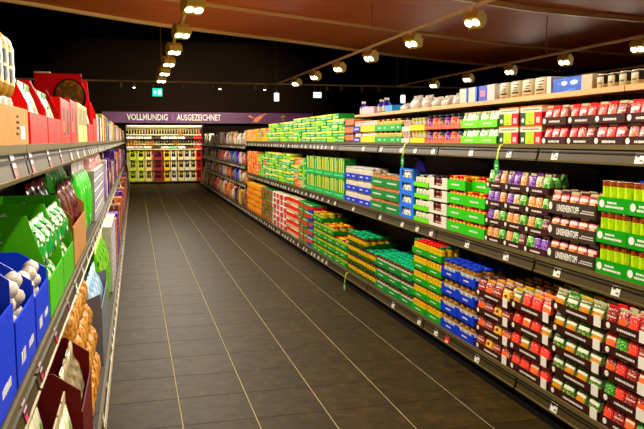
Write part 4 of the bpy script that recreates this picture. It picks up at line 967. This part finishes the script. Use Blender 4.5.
lfill(4.5, 5.4, ZB, XLb, .5, 5, 2, lambda w, h, k: it_bag(round(w, 3), h, P_LB, .16, k, .08), 'pale blue bag standing in the grey carton', 'bag', 'salt_bag', dp=.17)
M_KG2 = pmat('grass_bag', (110, 190, 40), noise=[(4, .58, (226, 226, 120)), (5, .62, (40, 110, 30))])
lfill(5.45, 6.6, ZB, XLb, .6, 5, 2, lambda w, h, k: it_bag(round(w, 3), h, M_KG2, .16, k, .1), 'tall yellow green bag on the left bottom deck', 'bag', 'rice_bag', dp=.17, th=.0015)
for l in range(6):
    for i in range(5):
        put(it_pack(.24, .1, P_SQ, .22), 'flour_pack', 'L', XLb, 6.8+.25*i, ZB+.0015+l*.102, .016, 'white pack with blue square, %s level of the stack on the bottom deck' % LEV[l], 'pack', 'white and blue packs on the bottom deck')
lrun(8.0, 24.4, ZB, XLb, ['brown', 'amber', 'plum', 'purple', 'white', 'brown', 'pink', 'amber', 'red', 'brown'], .4, .55, 'on the far left bottom deck', kinds=('bag', 'carton'))

# ================================================================== WINE WALL
YW0 = 26.2
M_CRM = mat('cream_panel', (236, 222, 170), .5)
wr = ob('wine_shelf', None, None, (1.05, YW0, 0)); tag(wr, 'bright cream wine shelf across the end of the aisle', 'shelving unit')
ob('back_panel', MB().box(-1.37, 1.37, .42, .45, .08, 2.08).mesh('back_panel', M_CRM), wr)
ob('plinth', MB().box(-1.37, 1.37, .03, .42, .001, .08).mesh('plinth', BLACK), wr)
for sx in (-1.36, 1.36): ob('side_panel', MB().box(sx-.015, sx+.015, .0, .42, .08, 2.08).mesh('side_panel', M_DARK), wr)
for z, m in ((.10, M_LIP), (1.27, M_CRM), (1.355, M_LIP), (1.70, M_LIP), (2.06, M_CRM)):
    sh = ob('shelf', MB().box(-1.34, 1.34, .02, .42, z-.025, z).mesh('shelf', m), wr)
    if z in (1.355, 1.70):
        for i in range(9): ob('price_strip', MB().box(-.13, .13, -.006, -.001, -.05, .02).mesh('price_strip', [M_WHITE, M_TAG, mat('strip_red', (214, 50, 40), .5), mat('strip_dark', (70, 50, 40), .5), mat('strip_mint', (130, 206, 160), .5)][(0, 1, 0, 3, 1, 4 if z < 1.5 else 0, 0, 3, 2)[i]]), sh, (-1.2+.3*i, .02, z-.01))
ld = bpy.data.lights.new('strip', 'AREA'); ld.shape = 'RECTANGLE'; ld.size = 2.6; ld.size_y = .08; ld.energy = 22; ld.color = (1, .86, .6)  # area lamp added to brighten the wine shelf from above
canopy = ob('canopy', MB().box(-1.37, 1.37, -.55, .02, 2.10, 2.15).mesh('canopy', M_DARK), wr)
tube_ = ob('added_light_strip', MB().box(-1.3, 1.3, -.52, -.46, 2.085, 2.099).mesh('added_light_strip', mat('added_strip_glow', (255, 236, 190), .4, emit=6)), wr)  # glowing strip added to go with that lamp
lo = bpy.data.objects.new('added_strip_beam', ld); COL.objects.link(lo); lo.parent = wr; lo.location = (0, -.49, 2.07); lo.rotation_euler = (R(28), 0, 0)
def bottle_mesh(m, mf):
    b = MB(); b.lathe([(.034, 0), (.037, .005), (.037, .17), (.028, .21), (.014, .235), (.014, .29), (.012, .295)], 9)
    return b.mesh('wine_bottle', m), MB().lathe([(.0378, .06), (.0378, .105)], 9, cap0=False, cap1=False).mesh('label', mf)
wineM = [bottle_mesh(mat('wine_'+n, c, .2), mat('wl_'+n, c2, .5)) for n, c, c2 in (('black', (16, 12, 10), (226, 216, 186)), ('olive', (44, 50, 12), (220, 216, 180)), ('amber', (110, 66, 16), (190, 150, 70)), ('red', (120, 20, 24), (230, 210, 200)))]
wn = ['black', 'olive green', 'amber', 'red']
for z, zn, seq in ((1.701, 'upper', (0, 0, 1, 0, 0, 0, 1, 0, 2, 0, 0, 3)), (1.356, 'lower', (2, 2, 1, 2, 0, 0, 0, 2, 0, 0, 0, 3))):
    for i in range(28):
        k = seq[i*12//28]
        o = ob('wine_bottle', wineM[k][0], None, (-.255+.0965*i, YW0+.11, z+.001)); tag(o, '%s wine bottle on the %s bottle shelf' % (wn[k], zn), 'bottle', '%s bottles on the %s wine shelf' % (wn[k], zn))
        ob('label', wineM[k][1], o)
cc = [('lime', (190, 206, 60)), ('lime', (200, 214, 80)), ('cream', (226, 206, 130)), ('maroon', (120, 40, 44)), ('gold', (222, 190, 70)), ('white', (226, 222, 206)), ('cream', (226, 206, 140)), ('white', (220, 214, 200)), ('cream', (222, 206, 150)), ('red', (200, 70, 60))]
cx = [-.09+.0, .20, .47, .80, 1.12, 1.36, 1.62, 1.845, 2.06, 2.275]
for l in range(3):
    for i, (n, c) in enumerate(cc):
        w = .34 if i == 3 else .205
        x = cx[i]
        t = ob('wine_carton', tray_mesh(w, .28, .345, .3, mat('wc_%s%d' % (n, i), c, .5), 'wide_u', .008), None, (x, YW0+.03, .1015+l*.383))
        tag(t, '%s wine carton with notched front, %s row of the wine wall' % (n, LEV[l]), 'carton', '%s wine cartons' % n)
        for s in (-1, 1):
            o = ob('wine_bottle', wineM[0 if i not in (9,) else 3][0], None, (x+s*.042, YW0+.03+.06, .1015+l*.383+.0085)); tag(o, '%s wine bottle inside a %s carton, %s row' % ('dark' if i != 9 else 'red', n, LEV[l]), 'bottle', 'bottles in the wine cartons')
# ---- banner
M_PURP = noisemat('plum_banner', (74, 22, 66), (104, 40, 96), (.4, 1, 1), 2, rough=.5)
bn = ob('banner', MB().bbox(-1.1, 6.6, -.04, 0, 2.2, 2.6, .006).mesh('banner', M_PURP), None, (0, YW0+.0, 0)); tag(bn, 'long plum banner with white lettering above the wine shelf', 'banner')
M_LET = mat('banner_white', (240, 236, 232), .5); M_AMP = mat('banner_amp', (140, 90, 140), .5)
for s, x0, x1, m in (('VOLLMUNDIG', -.24, 1.19, M_LET), ('&', 1.29, 1.42, M_AMP), ('AUSGEZEICHNET', 1.50, 3.10, M_LET)):
    ob('lettering', text_mesh(s, .31, m, bold=.006, width=x1-x0), bn, ((x0+x1)/2, -.0425, 2.40))
pw = MB(); pw.prism([(4.28, 2.27), (4.46, 2.25), (4.66, 2.44), (4.58, 2.52), (4.38, 2.42)], -.0425, -.0405); pw.prism([(4.58, 2.50), (4.64, 2.46), (4.80, 2.58), (4.76, 2.59)], -.0425, -.0405); pw.prism([(4.12, 2.46), (4.30, 2.38), (4.32, 2.42), (4.16, 2.52)], -.0425, -.0405)
ob('carafe_picture', pw.mesh('carafe_picture', mat('peach_print', (226, 150, 110), .5)), bn)
pw = MB(); pw.prism([(5.3, 2.45), (5.42, 2.40), (5.55, 2.47), (5.45, 2.55)], -.0425, -.0405); pw.prism([(5.40, 2.30), (5.50, 2.32), (5.52, 2.38), (5.42, 2.38)], -.0425, -.0405)
ob('leaf_picture', pw.mesh('leaf_picture', mat('olive_print', (140, 130, 50), .5)), bn)

for o in bpy.data.objects:      # illegible strokes of small print
    if o.type == 'MESH' and o.data.name.startswith('lettering') and o.parent and o.parent.name.split('.')[0] != 'banner': o['kind'] = 'stuff'
